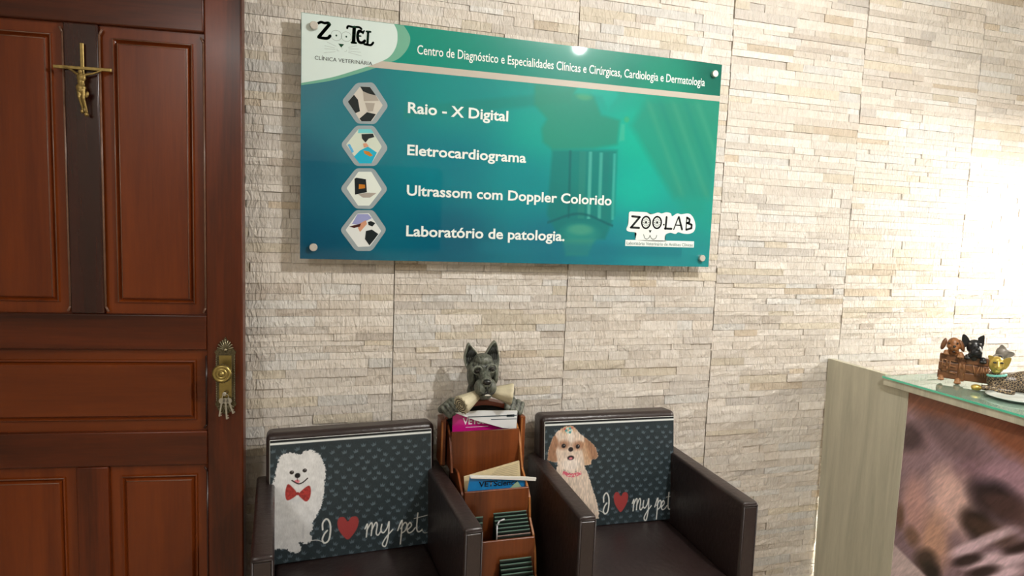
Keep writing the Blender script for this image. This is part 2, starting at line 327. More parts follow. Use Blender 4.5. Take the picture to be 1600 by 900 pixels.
HEXART = [[('d', [(0.1693, 0.1946), (0.198, 0.193), (0.2167, 0.2166), (0.1954, 0.2132), (0.1777, 0.2075)]), ('d', [(0.1345, 0.2422), (0.1516, 0.2202), (0.1635, 0.2338), (0.1698, 0.267), (0.1567, 0.274)]), ('d', [(0.1686, 0.2892), (0.1903, 0.2682), (0.217, 0.2719), (0.2026, 0.2938), (0.1746, 0.2961)]), ('g', [(0.1777, 0.2075), (0.1954, 0.2132), (0.2161, 0.2172), (0.2253, 0.2311), (0.1811, 0.2366)]), ('g', [(0.1841, 0.2407), (0.2135, 0.2396), (0.208, 0.2637), (0.1933, 0.2665)])], [('d', [(0.1751, 0.3345), (0.2091, 0.3305), (0.2137, 0.3406), (0.1974, 0.3462), (0.1873, 0.3589), (0.1768, 0.3478)]), ('c', [(0.154, 0.4029), (0.1714, 0.3838), (0.1948, 0.3703), (0.2219, 0.3864), (0.206, 0.4205), (0.1705, 0.4227)]), ('t', [(0.1661, 0.3204), (0.2029, 0.3175), (0.212, 0.3288), (0.1648, 0.3323)]), ('b', [(0.1346, 0.3686), (0.1418, 0.3666), (0.1538, 0.388), (0.148, 0.3929)]), ('o', [(0.1817, 0.3831), (0.198, 0.385), (0.2101, 0.3962), (0.2012, 0.3998), (0.1848, 0.3919)]), ('s', [(0.1799, 0.3624), (0.1902, 0.3602), (0.1978, 0.3701), (0.1831, 0.3741)])], [('d', [(0.1563, 0.4694), (0.1622, 0.466), (0.1904, 0.469), (0.194, 0.508), (0.1584, 0.5173)]), ('o', [(0.1698, 0.4851), (0.1877, 0.4857), (0.1884, 0.4962), (0.1694, 0.4996)]), ('g', [(0.1673, 0.5154), (0.197, 0.5094), (0.2225, 0.5096), (0.2032, 0.5242), (0.1823, 0.5252)])], [('v', [(0.1507, 0.6069), (0.1666, 0.5759), (0.198, 0.5747), (0.2101, 0.5864), (0.1715, 0.6077)]), ('s', [(0.1715, 0.6061), (0.1922, 0.5932), (0.1954, 0.6053), (0.1748, 0.6304), (0.1687, 0.6184)]), ('d', [(0.1983, 0.599), (0.2073, 0.5957), (0.2209, 0.6013), (0.2121, 0.6123), (0.2, 0.6082)]), ('d', [(0.1927, 0.6268), (0.2107, 0.6216), (0.2306, 0.6347), (0.2173, 0.6536), (0.2039, 0.671), (0.1901, 0.6514)]), ('k', [(0.142, 0.6148), (0.1775, 0.6044), (0.1746, 0.6137), (0.1568, 0.6188)])]]
SAMO = [(-0.2637, 0.2069), (-0.2462, 0.2211), (-0.2337, 0.2359), (-0.2262, 0.2566), (-0.2176, 0.299), (-0.2085, 0.3197), (-0.1831, 0.3272), (-0.1625, 0.3184), (-0.1495, 0.3199), (-0.1443, 0.3277), (-0.1261, 0.3278), (-0.105, 0.316), (-0.0918, 0.2928), (-0.0837, 0.2616), (-0.0869, 0.226), (-0.09, 0.1876), (-0.0984, 0.1555), (-0.111, 0.1294), (-0.1204, 0.1141), (-0.1193, 0.0947), (-0.1282, 0.0821), (-0.1224, 0.0704), (-0.1256, 0.0587), (-0.1412, 0.0537), (-0.1594, 0.06), (-0.1531, 0.0444), (-0.1568, 0.0323), (-0.1697, 0.0303), (-0.1851, 0.0363), (-0.1928, 0.0445), (-0.2208, 0.0473), (-0.2684, 0.0539)]
SAMO_F = [(-0.1794, 0.2677), (-0.1432, 0.2702), (-0.1634, 0.2574), (-0.1639, 0.2395)]
SAMO_M = [(-0.1788, 0.2443), (-0.1623, 0.2333), (-0.1494, 0.2352), (-0.1353, 0.2464)]
BOW = [[(-0.1648, 0.2041), (-0.1777, 0.2246), (-0.1906, 0.2341), (-0.1972, 0.2104), (-0.193, 0.1882), (-0.1777, 0.1919)], [(-0.1597, 0.2036), (-0.1337, 0.2243), (-0.1259, 0.2136), (-0.1284, 0.1892), (-0.1388, 0.1783), (-0.1519, 0.189)]]
JJ = [(-0.0919, 0.0884), (-0.0919, 0.1078), (-0.0813, 0.1192), (-0.0717, 0.1069), (-0.0695, 0.0828), (-0.0743, 0.0556), (-0.086, 0.0478), (-0.0929, 0.0582), (-0.0876, 0.074), (-0.0791, 0.084)]
JTAIL = [(-0.0929, 0.0526), (-0.1072, 0.0595), (-0.1229, 0.0605)]
HEART = [(-0.0189, 0.1042), (-0.0091, 0.1159), (0.0057, 0.1163), (0.0129, 0.1031), (0.0085, 0.0811), (-0.0051, 0.0604), (-0.0188, 0.0493), (-0.0324, 0.0612), (-0.0459, 0.0825), (-0.0497, 0.1052), (-0.0433, 0.1184), (-0.0298, 0.1178)]
MYPET = [[(0.0319, 0.0757), (0.0391, 0.0889), (0.0358, 0.0498)], [(0.0369, 0.0694), (0.0491, 0.0905), (0.0536, 0.0842), (0.0503, 0.0524)], [(0.0514, 0.0675), (0.0636, 0.0904), (0.0687, 0.0823), (0.0654, 0.0583), (0.071, 0.0508), (0.0783, 0.0601)], [(0.0827, 0.0823), (0.0799, 0.0638), (0.0879, 0.056), (0.0991, 0.0699), (0.1048, 0.0875), (0.1026, 0.0466), (0.0953, 0.0162), (0.088, 0.0143), (0.0851, 0.0233), (0.0964, 0.0417), (0.1162, 0.062)], [(0.1317, 0.0571), (0.1454, 0.087), (0.1398, 0.0141)], [(0.1408, 0.0617), (0.1535, 0.0791), (0.1604, 0.0707), (0.1547, 0.0542), (0.1449, 0.0479)], [(0.1628, 0.056), (0.1744, 0.0672), (0.1691, 0.0772), (0.1605, 0.0621), (0.1651, 0.0459), (0.1767, 0.0484), (0.1861, 0.0588)], [(0.1941, 0.1042), (0.1907, 0.0582), (0.1966, 0.0447), (0.2072, 0.0491)], [(0.1825, 0.0882), (0.2236, 0.0937)], [(0.2072, 0.0532), (0.2149, 0.0388), (0.2326, 0.0412)]]
SHIH = [(-0.1717, 0.3448), (-0.1898, 0.3349), (-0.2054, 0.3206), (-0.2164, 0.2997), (-0.2251, 0.2745), (-0.2292, 0.2448), (-0.2246, 0.2359), (-0.2088, 0.2307), (-0.1952, 0.2256), (-0.1972, 0.2043), (-0.2037, 0.1875), (-0.2123, 0.1495), (-0.2155, 0.0426), (-0.1241, 0.0222), (-0.0522, 0.0258), (-0.043, 0.0373), (-0.0457, 0.0681), (-0.0555, 0.0994), (-0.07, 0.1397), (-0.0846, 0.1842), (-0.0965, 0.2111), (-0.0733, 0.214), (-0.0712, 0.2291), (-0.0549, 0.2326), (-0.0489, 0.2453), (-0.0601, 0.2743), (-0.0813, 0.295), (-0.1001, 0.309), (-0.1188, 0.3251), (-0.1328, 0.3409), (-0.1512, 0.3482)]
SHIH_E = [[(-0.1, 0.3046), (-0.0813, 0.295), (-0.0601, 0.2743), (-0.0489, 0.2453), (-0.0549, 0.2326), (-0.0712, 0.2291), (-0.0853, 0.2452)], [(-0.2054, 0.3206), (-0.2164, 0.2997), (-0.2251, 0.2745), (-0.2292, 0.2448), (-0.2246, 0.2359), (-0.2088, 0.2307), (-0.1953, 0.2342), (-0.2002, 0.2645), (-0.1915, 0.2941)], [(-0.1184, 0.2947), (-0.0905, 0.289), (-0.0737, 0.2445), (-0.0733, 0.214), (-0.0965, 0.2111), (-0.104, 0.2549)]]
SHIH_F = [(-0.1732, 0.2824), (-0.1228, 0.2776), (-0.1479, 0.2694), (-0.1476, 0.2401), (-0.1556, 0.3354), (-0.1483, 0.2962), (-0.1473, 0.2185), (-0.167, 0.3316), (-0.135, 0.3388)]
SHIH_C = [(-0.1721, 0.192), (-0.1445, 0.1816), (-0.1147, 0.1862)]
FUR = {'orange': [(1.709, 0.893), (1.467, 0.923), (1.306, 0.863)], 'dark1': [(1.688, 0.778), (1.546, 0.845)], 'mid': [(1.477, 0.835)], 'pink': [(1.514, 0.622)], 'mauve': [(1.349, 0.799), (1.402, 0.735)], 'dark2': [(1.372, 0.684), (1.417, 0.587), (1.335, 0.675)], 'beige': [(1.554, 0.466), (1.638, 0.539)], 'brown': [(1.688, 0.487), (1.634, 0.44), (1.575, 0.385), (1.549, 0.356)], 'light': [(1.36, 0.576), (1.307, 0.528), (1.387, 0.485), (1.439, 0.497), (1.325, 0.474)], 'dark3': [(1.435, 0.459), (1.383, 0.449), (1.29, 0.574), (1.373, 0.582)], 'wedge': [(1.701, 0.377), (1.569, 0.331)], 'lp': [(1.477, 0.717)]}

# ------------------------------------------------------------------ the room
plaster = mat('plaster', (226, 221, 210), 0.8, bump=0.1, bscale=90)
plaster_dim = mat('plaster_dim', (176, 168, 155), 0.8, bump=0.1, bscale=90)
XL, XR, YF, CH_ = -1.70, 4.20, -2.20, 2.60
floor = struct('floor', bx(XL - .1, XR + .1, YF - .1, WALL_Y + .15, -0.08, -0.006), mat('grout', (150, 140, 125), 0.8))
tile_m = mat('floor_tile', (196, 186, 168), 0.22, noise=0.05, nscale=5)
tme = None
for i in range(9):
    for j in range(7):
        x = XL + 0.02 + i * 0.6; y = WALL_Y - 0.02 - 0.6 - j * 0.6
        if x > XR or y < YF: continue
        if tme is None:
            o = obj('tile', bx(0.002, 0.598, 0.002, 0.598, -0.008, 0.0, 0.0015, 1), tile_m, floor); tme = o.data
        else: o = bpy.data.objects.new('tile', tme); COL.objects.link(o); o.parent = floor
        o.location = (x, y, 0)
struct('ceiling', bx(XL - .1, XR + .1, YF - .1, WALL_Y + .15, CH_, CH_ + 0.1), plaster)
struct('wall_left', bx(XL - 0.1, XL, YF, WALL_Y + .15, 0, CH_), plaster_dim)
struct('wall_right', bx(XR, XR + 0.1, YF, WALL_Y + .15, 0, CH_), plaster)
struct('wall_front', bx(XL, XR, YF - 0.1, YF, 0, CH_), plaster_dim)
# back wall behind the stone cladding, with the doorway cut out of it
D0, D1, DH = -1.045, -0.250, 2.115
wb = BM()
box(wb, XL, D0, WALL_Y + .007, WALL_Y + .15, 0, CH_); box(wb, D1, XR, WALL_Y + .007, WALL_Y + .15, 0, CH_); box(wb, D0, D1, WALL_Y + .007, WALL_Y + .15, DH, CH_)
wall_back = struct('wall_back', wb, mat('stone_joint', (168, 155, 138), 0.9))
smat = stone_mat()
def stone_geo(L, h, dep, r):
    """split-face stone, front towards -Y, lower left back corner at the origin"""
    nc = max(2, int(L / 0.030)); nr = 1 if h < 0.016 else 2
    V = []; F = []
    base = dep
    for j in range(nr + 1):
        for i in range(nc + 1):
            edge = (i in (0, nc)) or (j in (0, nr))
            y = -(base + r.uniform(-0.0012, 0.0012) + (0 if edge else r.uniform(-.001, 0.0014)))
            if i in (0, nc): y += 0.0005
            x = L * i / nc + (0 if i in (0, nc) else r.uniform(-0.005, 0.005)); z = h * j / nr + (0 if j in (0, nr) else r.uniform(-0.003, 0.003))
            V.append((x, y, z))
    W_ = nc + 1
    for j in range(nr):
        for i in range(nc): a = j * W_ + i; F.append((a, a + 1, a + W_ + 1, a + W_))
    loop = [i for i in range(W_)] + [j * W_ + nc for j in range(1, nr + 1)] + [nr * W_ + i for i in range(nc - 1, -1, -1)] + [j * W_ for j in range(nr - 1, 0, -1)]
    b0 = len(V)
    for k in loop: V.append((V[k][0], 0.0, V[k][2]))
    n = len(loop)
    for k in range(n): F.append((loop[(k + 1) % n], loop[k], b0 + k, b0 + (k + 1) % n))
    return V, F
tones = [((216, 208, 198), 6), ((222, 215, 206), 6), ((211, 202, 191), 4), ((209, 199, 182), 2), ((203, 189, 170), 0.7), ((214, 211, 206), 2.0), ((206, 199, 191), 1.5), ((198, 188, 177), 0.5)]
tw = [t[1] for t in tones]
stones = []
r = random.Random(11)
z = 0.0
JX = 0.2236
TZ0 = 1.9 - 0.0  # tile seams every 0.30 m below this height
rows = []
seams = [0.02 + 0.30 * k - 0.03 for k in range(0, 10)]
zcur = 0.0
for s0 in [0.0] + [1.257 - 0.30 * k for k in range(4, 0, -1) if 1.257 - 0.30 * k > 0.02] + [1.257 + 0.30 * k for k in range(0, 5)]:
    rows.append(s0)
rows = sorted(v for v in set(round(v, 4) for v in rows) if v < CH_ - .05) + [CH_]
def courses(a, b):
    H = b - a; hs = []
    while sum(hs) < H - 0.012: hs.append(r.choice([.017, .021, .024, .024, .028, .031, .034]))
    k = H / sum(hs); out = []; q = a
    for h in hs: out.append((q, h * k)); q += h * k
    return out
xj = [JX + 0.6 * k for k in range(-1, 7)]
for a, b in zip(rows[:-1], rows[1:]):
    if b - a < 0.02: continue
    for t0, t1 in zip([JX - 0.6] + xj[1:], xj[1:] + [XR]):
        cs = courses(a, b)
        for q, h in cs:
            x = t0 + 0.0012; end = min(t1, 3.6) - 0.0012
            while x < end - 0.001:
                L = r.choice([.07, .09, .12, .15, .18, .22, .28]) * r.uniform(.85, 1.15)
                if end - x - L < 0.045: L = end - x
                x0, x1 = x, x + L; x = x1
                if x1 < D1 + 0.02 or q + h > CH_: continue
                if x0 < D1 + 0.005: x0 = D1 + 0.005
                if x1 - x0 < 0.01: continue
                dep = r.choice([.0115, .0130, .0140, .0145, .0160]) + r.uniform(-.0006, .0006)
                c = r.choices(tones, tw)[0][0]; k = r.uniform(0.95, 1.04)
                stones.append((x0 + .0004, q + .0004, x1 - x0 - .0008, h - .0008, dep, tuple(min(255, v * k) for v in c)))
        x = t0
def view_size(s):
    X, Z, L, h, _, _ = s; cx, cz = X + L / 2, Z + h / 2
    d = Vector((cx, WALL_Y, cz - CAM_H)); q = R.transposed() @ d
    px, py = 800 + 998 * q.x / q.z, 450 + 998 * q.y / q.z
    if not (0 < px < 1600 and 0 < py < 900): return 0
    if -0.03 < cx < 1.38 and 1.36 < cz < 2.05: return 0
    if cz < 0.80 and cx < 1.3: return 0
    if cz < 0.94 and cx > 1.95: return 0
    return L * h * WALL_Y / (q.length ** 3)
order = sorted(range(len(stones)), key=lambda i: -view_size(stones[i]))
single = set(order[:300])
def ink(me, cols):
    at = me.color_attributes.new('ink', 'FLOAT_COLOR', 'POINT'); at.data.foreach_set('color', np.array(cols, 'f').ravel())
SV, SF, SC = [], [], []
for i, (X, Z, L, h, dep, c) in enumerate(stones):
    V, F = stone_geo(L, h, dep, r); lc = lin(c)
    if i in single:
        me = bpy.data.meshes.new('stone'); me.from_pydata(V, [], F); ink(me, [lc] * len(V))
        obj_me('stone', me, smat, wall_back, False, (X, WALL_Y + .007, Z))
    else:
        b0 = len(SV); SV += [(v[0] + X, v[1] + WALL_Y + .007, v[2] + Z) for v in V]; SF += [tuple(k + b0 for k in f) for f in F]; SC += [lc] * len(V)
me = bpy.data.meshes.new('stone_cladding'); me.from_pydata(SV, [], SF); ink(me, SC)
sr = obj_me('stone_cladding', me, smat, wall_back); sr['kind'] = 'stuff'

# ------------------------------------------------------------------ door leaf, standing ajar
mah = wood('mahogany', (46, 16, 5), (104, 44, 14), 'Z', 0.30, 10.0, coat=0.05)
mah_x = wood('mahogany_crosswise', (46, 17, 6), (94, 40, 14), 'X', 0.30, 10.0, coat=0.05)
mah_p = wood('mahogany_panel', (82, 32, 7), (120, 54, 15), 'Z', 0.30, 8.0, coat=0.05)
mah_px = wood('mahogany_panel_crosswise', (76, 31, 8), (110, 50, 15), 'X', 0.30, 8.0, coat=0.05)
mah_d = wood('mahogany_dark', (32, 12, 9), (60, 24, 14), 'Z', 0.27, 8.0, coat=0.3)
DA = math.radians(-7.1)
door = struct('door_1', None, None, (-0.218, 1.956, 0), (0, 0, DA))
DM = Matrix.Translation((-0.218, 1.956, 0)) @ Matrix.Rotation(DA, 4, 'Z')
U = [0.0, .098, .363, .448, .713, .811]
def member(name, u0, u1, z0, z1, m_): return obj(name, bx(-u1, -u0, 0, .036, z0, z1, 0.0045, 3), m_, door, 'bev')
def flat_normals(o):
    for p in o.data.polygons: p.use_smooth = False
member('stile', U[0], U[1], 0.006, 2.10, mah); member('stile', U[4], U[5], 0.006, 2.10, mah)
for z0, z1 in ((1.952, 2.10), (1.074, 1.175), (.736, .837), (0.006, .20)): member('rail', U[1], U[4], z0, z1, mah_x)
member('mullion', U[2], U[3], 1.175, 1.952, mah_d); member('mullion', U[2], U[3], .20, .736, mah)
bead_hl = mat('highlight_moulding', (112, 82, 66), .30, noise=.2, nscale=40)  # paler brown paints the highlight lines along the bead mouldings
def raised(u0, u1, z0, z1, m_, prof=((0, .013), (.030, .013), (.0322, .0078), (.0352, .0070), (.0378, .0105), (.0400, .0125), (.0440, .0060), (.0465, .0042), (.050, .0040))):
    bm = BM(); rings = []
    for ins, y in prof:
        rings.append([bm.verts.new(p) for p in ((-u1 + ins, y, z0 + ins), (-u0 - ins, y, z0 + ins), (-u0 - ins, y, z1 - ins), (-u1 + ins, y, z1 - ins))])
    for a, b in zip(rings[:-1], rings[1:]):
        for k in range(4): bm.faces.new((a[k], a[(k + 1) % 4], b[(k + 1) % 4], b[k]))
    bm.faces.new(rings[-1]); box(bm, -u1, -u0, .0135, .026, z0, z1)
    return obj('door_panel', bm, m_, door)
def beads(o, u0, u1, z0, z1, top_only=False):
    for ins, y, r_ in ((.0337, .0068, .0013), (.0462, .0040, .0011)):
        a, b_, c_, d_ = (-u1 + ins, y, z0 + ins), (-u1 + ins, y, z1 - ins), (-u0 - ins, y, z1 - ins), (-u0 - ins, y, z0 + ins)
        obj('panel_bead', tube(BM(), [b_, c_] if top_only else [a, b_, c_, d_], r_, 6), bead_hl, o, True)
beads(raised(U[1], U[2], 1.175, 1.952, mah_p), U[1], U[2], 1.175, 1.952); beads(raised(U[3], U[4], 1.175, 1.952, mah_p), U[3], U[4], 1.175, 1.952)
raised(U[1], U[4], .837, 1.074, mah_px)
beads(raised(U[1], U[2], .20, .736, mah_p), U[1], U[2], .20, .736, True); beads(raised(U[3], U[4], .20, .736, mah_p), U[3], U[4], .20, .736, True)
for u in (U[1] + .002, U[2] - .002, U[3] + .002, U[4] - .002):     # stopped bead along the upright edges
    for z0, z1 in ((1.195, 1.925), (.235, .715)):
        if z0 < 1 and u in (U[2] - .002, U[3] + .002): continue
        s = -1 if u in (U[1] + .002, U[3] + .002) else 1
        obj('bead', tube(BM(), [(-u + s * .006, .004, z0 - .012), (-u, .0035, z0), (-u, .0035, z1), (-u + s * .006, .004, z1 + .012)], .0030, 8), bead_hl if z0 > 1 else mah_d, door, True)
u = U[1] + .002
obj('bead', tube(BM(), [(-u - .006, .004, .846), (-u, .0035, .855), (-u, .0035, 1.055)], .003, 8), mah_d, door, True)
# lock plate, knob
antique = mat('antique_bronze', (92, 84, 62), 0.4, 0.85, noise=0.35, nscale=220, bump=0.7, bscale=420)
brass = mat('brass', (158, 140, 84), 0.32, 0.9, noise=0.12, nscale=60)
silver = mat('key_steel', (190, 188, 180), 0.3, 1.0)
pl = BM(); KU = -0.0465
out_ = [(-.026, .925), (-.026, 1.062), (-.029, 1.070), (-.022, 1.078), (-.014, 1.084), (-.012, 1.096), (-.006, 1.104), (0, 1.113), (.006, 1.104), (.012, 1.096), (.014, 1.084), (.022, 1.078), (.029, 1.070), (.026, 1.062), (.026, .925), (.029, .916), (.024, .908), (.020, .899), (.012, .893), (0, .885), (-.012, .893), (-.020, .899), (-.024, .908), (-.029, .916)]
prism(pl, [(KU + x, z) for x, z in out_], -.004, 0.001)
lock = obj('lock_plate', pl, antique, door)
bd = BM()
for sx in (-1, 1):
    for k in range(26): ball(bd, (KU + sx * .0245, -.005, .928 + k * .0052), .0021, sub=1)
for k in range(9):
    a = PI * (k + .5) / 9; limb(bd, (KU, -.004, 1.076), (KU + .02 * math.cos(a), -.005, 1.078 + .026 * math.sin(a)), .0012, .0024, 6)
    limb(bd, (KU, -.004, .918), (KU + .02 * math.cos(a), -.005, .914 - .022 * math.sin(a)), .0012, .0024, 6)
ball(bd, (KU, -.005, 1.076), .006, sub=2); ball(bd, (KU, -.005, 1.104), .0035, sub=2)
obj('plate_ornament', bd, mat('worn_bronze', (136, 128, 104), .35, .85, noise=.2, nscale=300), lock, True)
obj('plate_insert', bx(KU - .017, KU + .017, -.0062, -.004, .932, 1.060, .0008, 1), brass, lock)
lathe_p = [(.0001, .0), (.010, .0), (.010, .004), (.0075, .010), (.0075, .018), (.014, .022), (.0235, .027), (.0262, .031), (.0262, .035), (.0225, .039), (.0185, .0395), (.0175, .038), (.0155, .038), (.0145, .0405), (.0105, .041), (.0095, .0395), (.0075, .0395), (.0065, .0425), (.0001, .0435)]
knob = obj('knob', lathe(BM(), lathe_p, (KU, -.006, 1.015)), brass, door, True)
rb = BM()
for k in range(24): a = k * PI / 12; ball(rb, (KU + .0262 * math.cos(a), -.039, 1.015 + .0262 * math.sin(a)), .0022, sub=1)
obj('knob_rim', rb, antique, knob, True)
kb = BM(); limb(kb, (KU + .002, -.006, .952), (KU + .002, -.0075, .952), .006, .006); lock_cyl = obj('lock_cylinder', kb, mat('dark_brass', (90, 74, 40), .4, .8), lock, True)
kp = DM @ Vector((KU + .002, -.010, .952))
keys = thing('door_keys', 'bunch of small steel keys hanging from the keyhole of the wooden door', 'keys', kp, (0, 0, DA))
def key(dx, ang, name='key', L=.045):
    bm = BM(); disc(bm, (0, 0, -.010), .0085, .0022, 'Y', 20); box(bm, -.0022, .0022, -.001, .001, -L - .012, -.014)
    box(bm, .001, .006, -.0009, .0009, -L - .010, -L - .006); box(bm, .001, .005, -.0009, .0009, -L - .003, -L)
    return obj(name, bm, silver, keys, False, (dx, -.006, -.012), (0, ang, 0))
rgb = BM()
for k in range(18):
    a, b = k * PI / 9, (k + 1) * PI / 9
    limb(rgb, (.0085 * math.cos(a), -.005, -.010 + .0085 * math.sin(a)), (.0085 * math.cos(b), -.005, -.010 + .0085 * math.sin(b)), .0009, .0009, 6, False)
obj('key_ring', rgb, silver, keys, True)
kk = BM(); limb(kk, (0, .009, 0), (0, -.014, 0), .0018, .0018); ball(kk, (0, -.015, 0), (.0055, .0014, .006)); obj('inserted_key', kk, silver, keys, True)
key(-.007, .16, L=.044); key(.001, -.05, L=.052); key(.007, -.30, L=.038)
# door frame in the opening (mostly hidden behind the leaf)
struct('trim_1', box(box(box(BM(), D0, D0 + .03, WALL_Y + .002, WALL_Y + .15, 0, DH), D1 - .006, D1, WALL_Y + .004, WALL_Y + .15, 0, DH), D0, D1, WALL_Y + .002, WALL_Y + .15, DH - .006, DH), mah)
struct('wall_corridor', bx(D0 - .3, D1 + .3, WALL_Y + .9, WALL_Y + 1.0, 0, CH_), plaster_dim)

# crucifix on the door
cr = thing('crucifix', 'brass crucifix with figure hung between the upper panels of the wooden door', 'crucifix', DM @ Vector((-.399, -.001, 1.833)), (0, 0, DA))
old = mat('aged_brass', (150, 128, 76), 0.42, 0.75, noise=0.25, nscale=90)
def cc(x, y): return ((x - 300) * .000259, (330 - y) * .000277)
def c3(x, y, d): a = cc(x, y); return (a[0], d, a[1])
cb = BM(); box(cb, cc(30, 0)[0], cc(575, 0)[0], -.009, -.004, -.0042, .0042, .001, 1)
obj('crossbeam', cb, old, cr)
obj('upright', bx(-.0045, .0045, -.008, -.003, cc(0, 745)[1], cc(0, 95)[1], .001, 1), old, cr)
fb = BM()
ball(fb, c3(302, 372, -.019), (.0058, .006, .0075), (.3, .2, 0), 2)
limb(fb, c3(268, 392, -.015), c3(200, 352, -.012), .0036, .0028, 8); limb(fb, c3(200, 352, -.012), c3(135, 326, -.010), .0028, .002, 8)
limb(fb, c3(344, 394, -.015), c3(405, 378, -.012), .0036, .0028, 8); limb(fb, c3(405, 378, -.012), c3(480, 345, -.010), .0028, .002, 8)
limb(fb, c3(305, 385, -.016), c3(305, 402, -.016), .004, .004, 8)
ball(fb, c3(305, 425, -.016), (.0115, .0062, .0115)); ball(fb, c3(300, 465, -.016), (.0085, .0055, .010)); ball(fb, c3(298, 505, -.016), (.0105, .0065, .008))
limb(fb, c3(278, 515, -.016), c3(290, 610, -.022), .0058, .0042, 8); limb(fb, c3(290, 610, -.022), c3(308, 720, -.012), .004, .0026, 8)
limb(fb, c3(322, 520, -.016), c3(330, 620, -.022), .0058, .0042, 8); limb(fb, c3(330, 620, -.022), c3(345, 745, -.012), .004, .0026, 8)
ball(fb, c3(302, 738, -.014), (.004, .006, .006)); ball(fb, c3(342, 765, -.014), (.005, .007, .006))
fig = blend('figure', fb, .0011, old, cr, 2)
lb = BM(); ball(lb, c3(300, 520, -.016), (.0125, .008, .0095)); ball(lb, c3(352, 580, -.016), (.005, .004, .009), (0, .3, 0)); ball(lb, c3(300, 545, -.018), (.009, .007, .009))
blend('loincloth', lb, .0013, old, fig, 2)

# ------------------------------------------------------------------ information board
S_Y = 2.025; SW, SH = 1.413, 0.7165
sign = thing('clinic_sign', 'large teal acrylic board listing clinic services, bolted to the stone wall', 'sign', (-0.065 + SW / 2, S_Y, 2.054 - SH))
def uv(p): return (p[0] - SW / 2, SH - p[1])
acr = mat('acrylic_edge', (205, 222, 205), 0.08, coat=1.0)
obj('acrylic_sheet', bx(-SW / 2, SW / 2, .0006, .009, 0, SH, .0008, 1), acr, sign)
inks = [((0, .2), (60, 115, 130)), ((0, .45), (22, 88, 112)), ((0, .7), (10, 74, 100)), ((.15, .3), (40, 118, 132)), ((.45, .22), (24, 142, 140)), ((.45, .4), (0, 122, 138)), ((.45, .65), (0, 92, 118)), ((.7, .45), (0, 140, 148)), ((.75, .28), (0, 165, 152)), ((.8, .65), (10, 112, 136)),  # printed gradient, with reflected haze and a dark reflection averaged in
        ((.95, .4), (0, 168, 158)), ((1.1, .3), (0, 186, 160)), ((1.1, .45), (0, 190, 170)), ((1.3, .22), (36, 158, 128)), ((1.38, .5), (24, 165, 150)), ((1.25, .66), (36, 150, 158)), ((1.0, .68), (14, 124, 146)), ((.4, .07), (0, 140, 122)), ((.7, .06), (0, 140, 124)), ((1.0, .05), (0, 138, 118)), ((1.2, .08), (20, 150, 124)), ((1.4, .05), (0, 108, 92)), ((1.1, .65), (30, 150, 160))]
BLOB = [(.721, .1328), (.721, .1971), (.7678, .2407), (.7504, .2726), (.757, .3157), (.7912, .3396), (.9359, .3252), (1.0247, .3054), (1.03, .2237), (.9594, .2117), (.9261, .1437), (.8961, .129)]
BARREL = [(.7912, .3396), (1.0258, .3235), (1.0284, .5434), (.9976, .628), (.8339, .6329), (.7819, .5534)]
ARM = [(1.0715, .2385), (1.1273, .1476), (1.4202, .126), (1.4027, .4701), (1.255, .4772), (1.1965, .4049)]
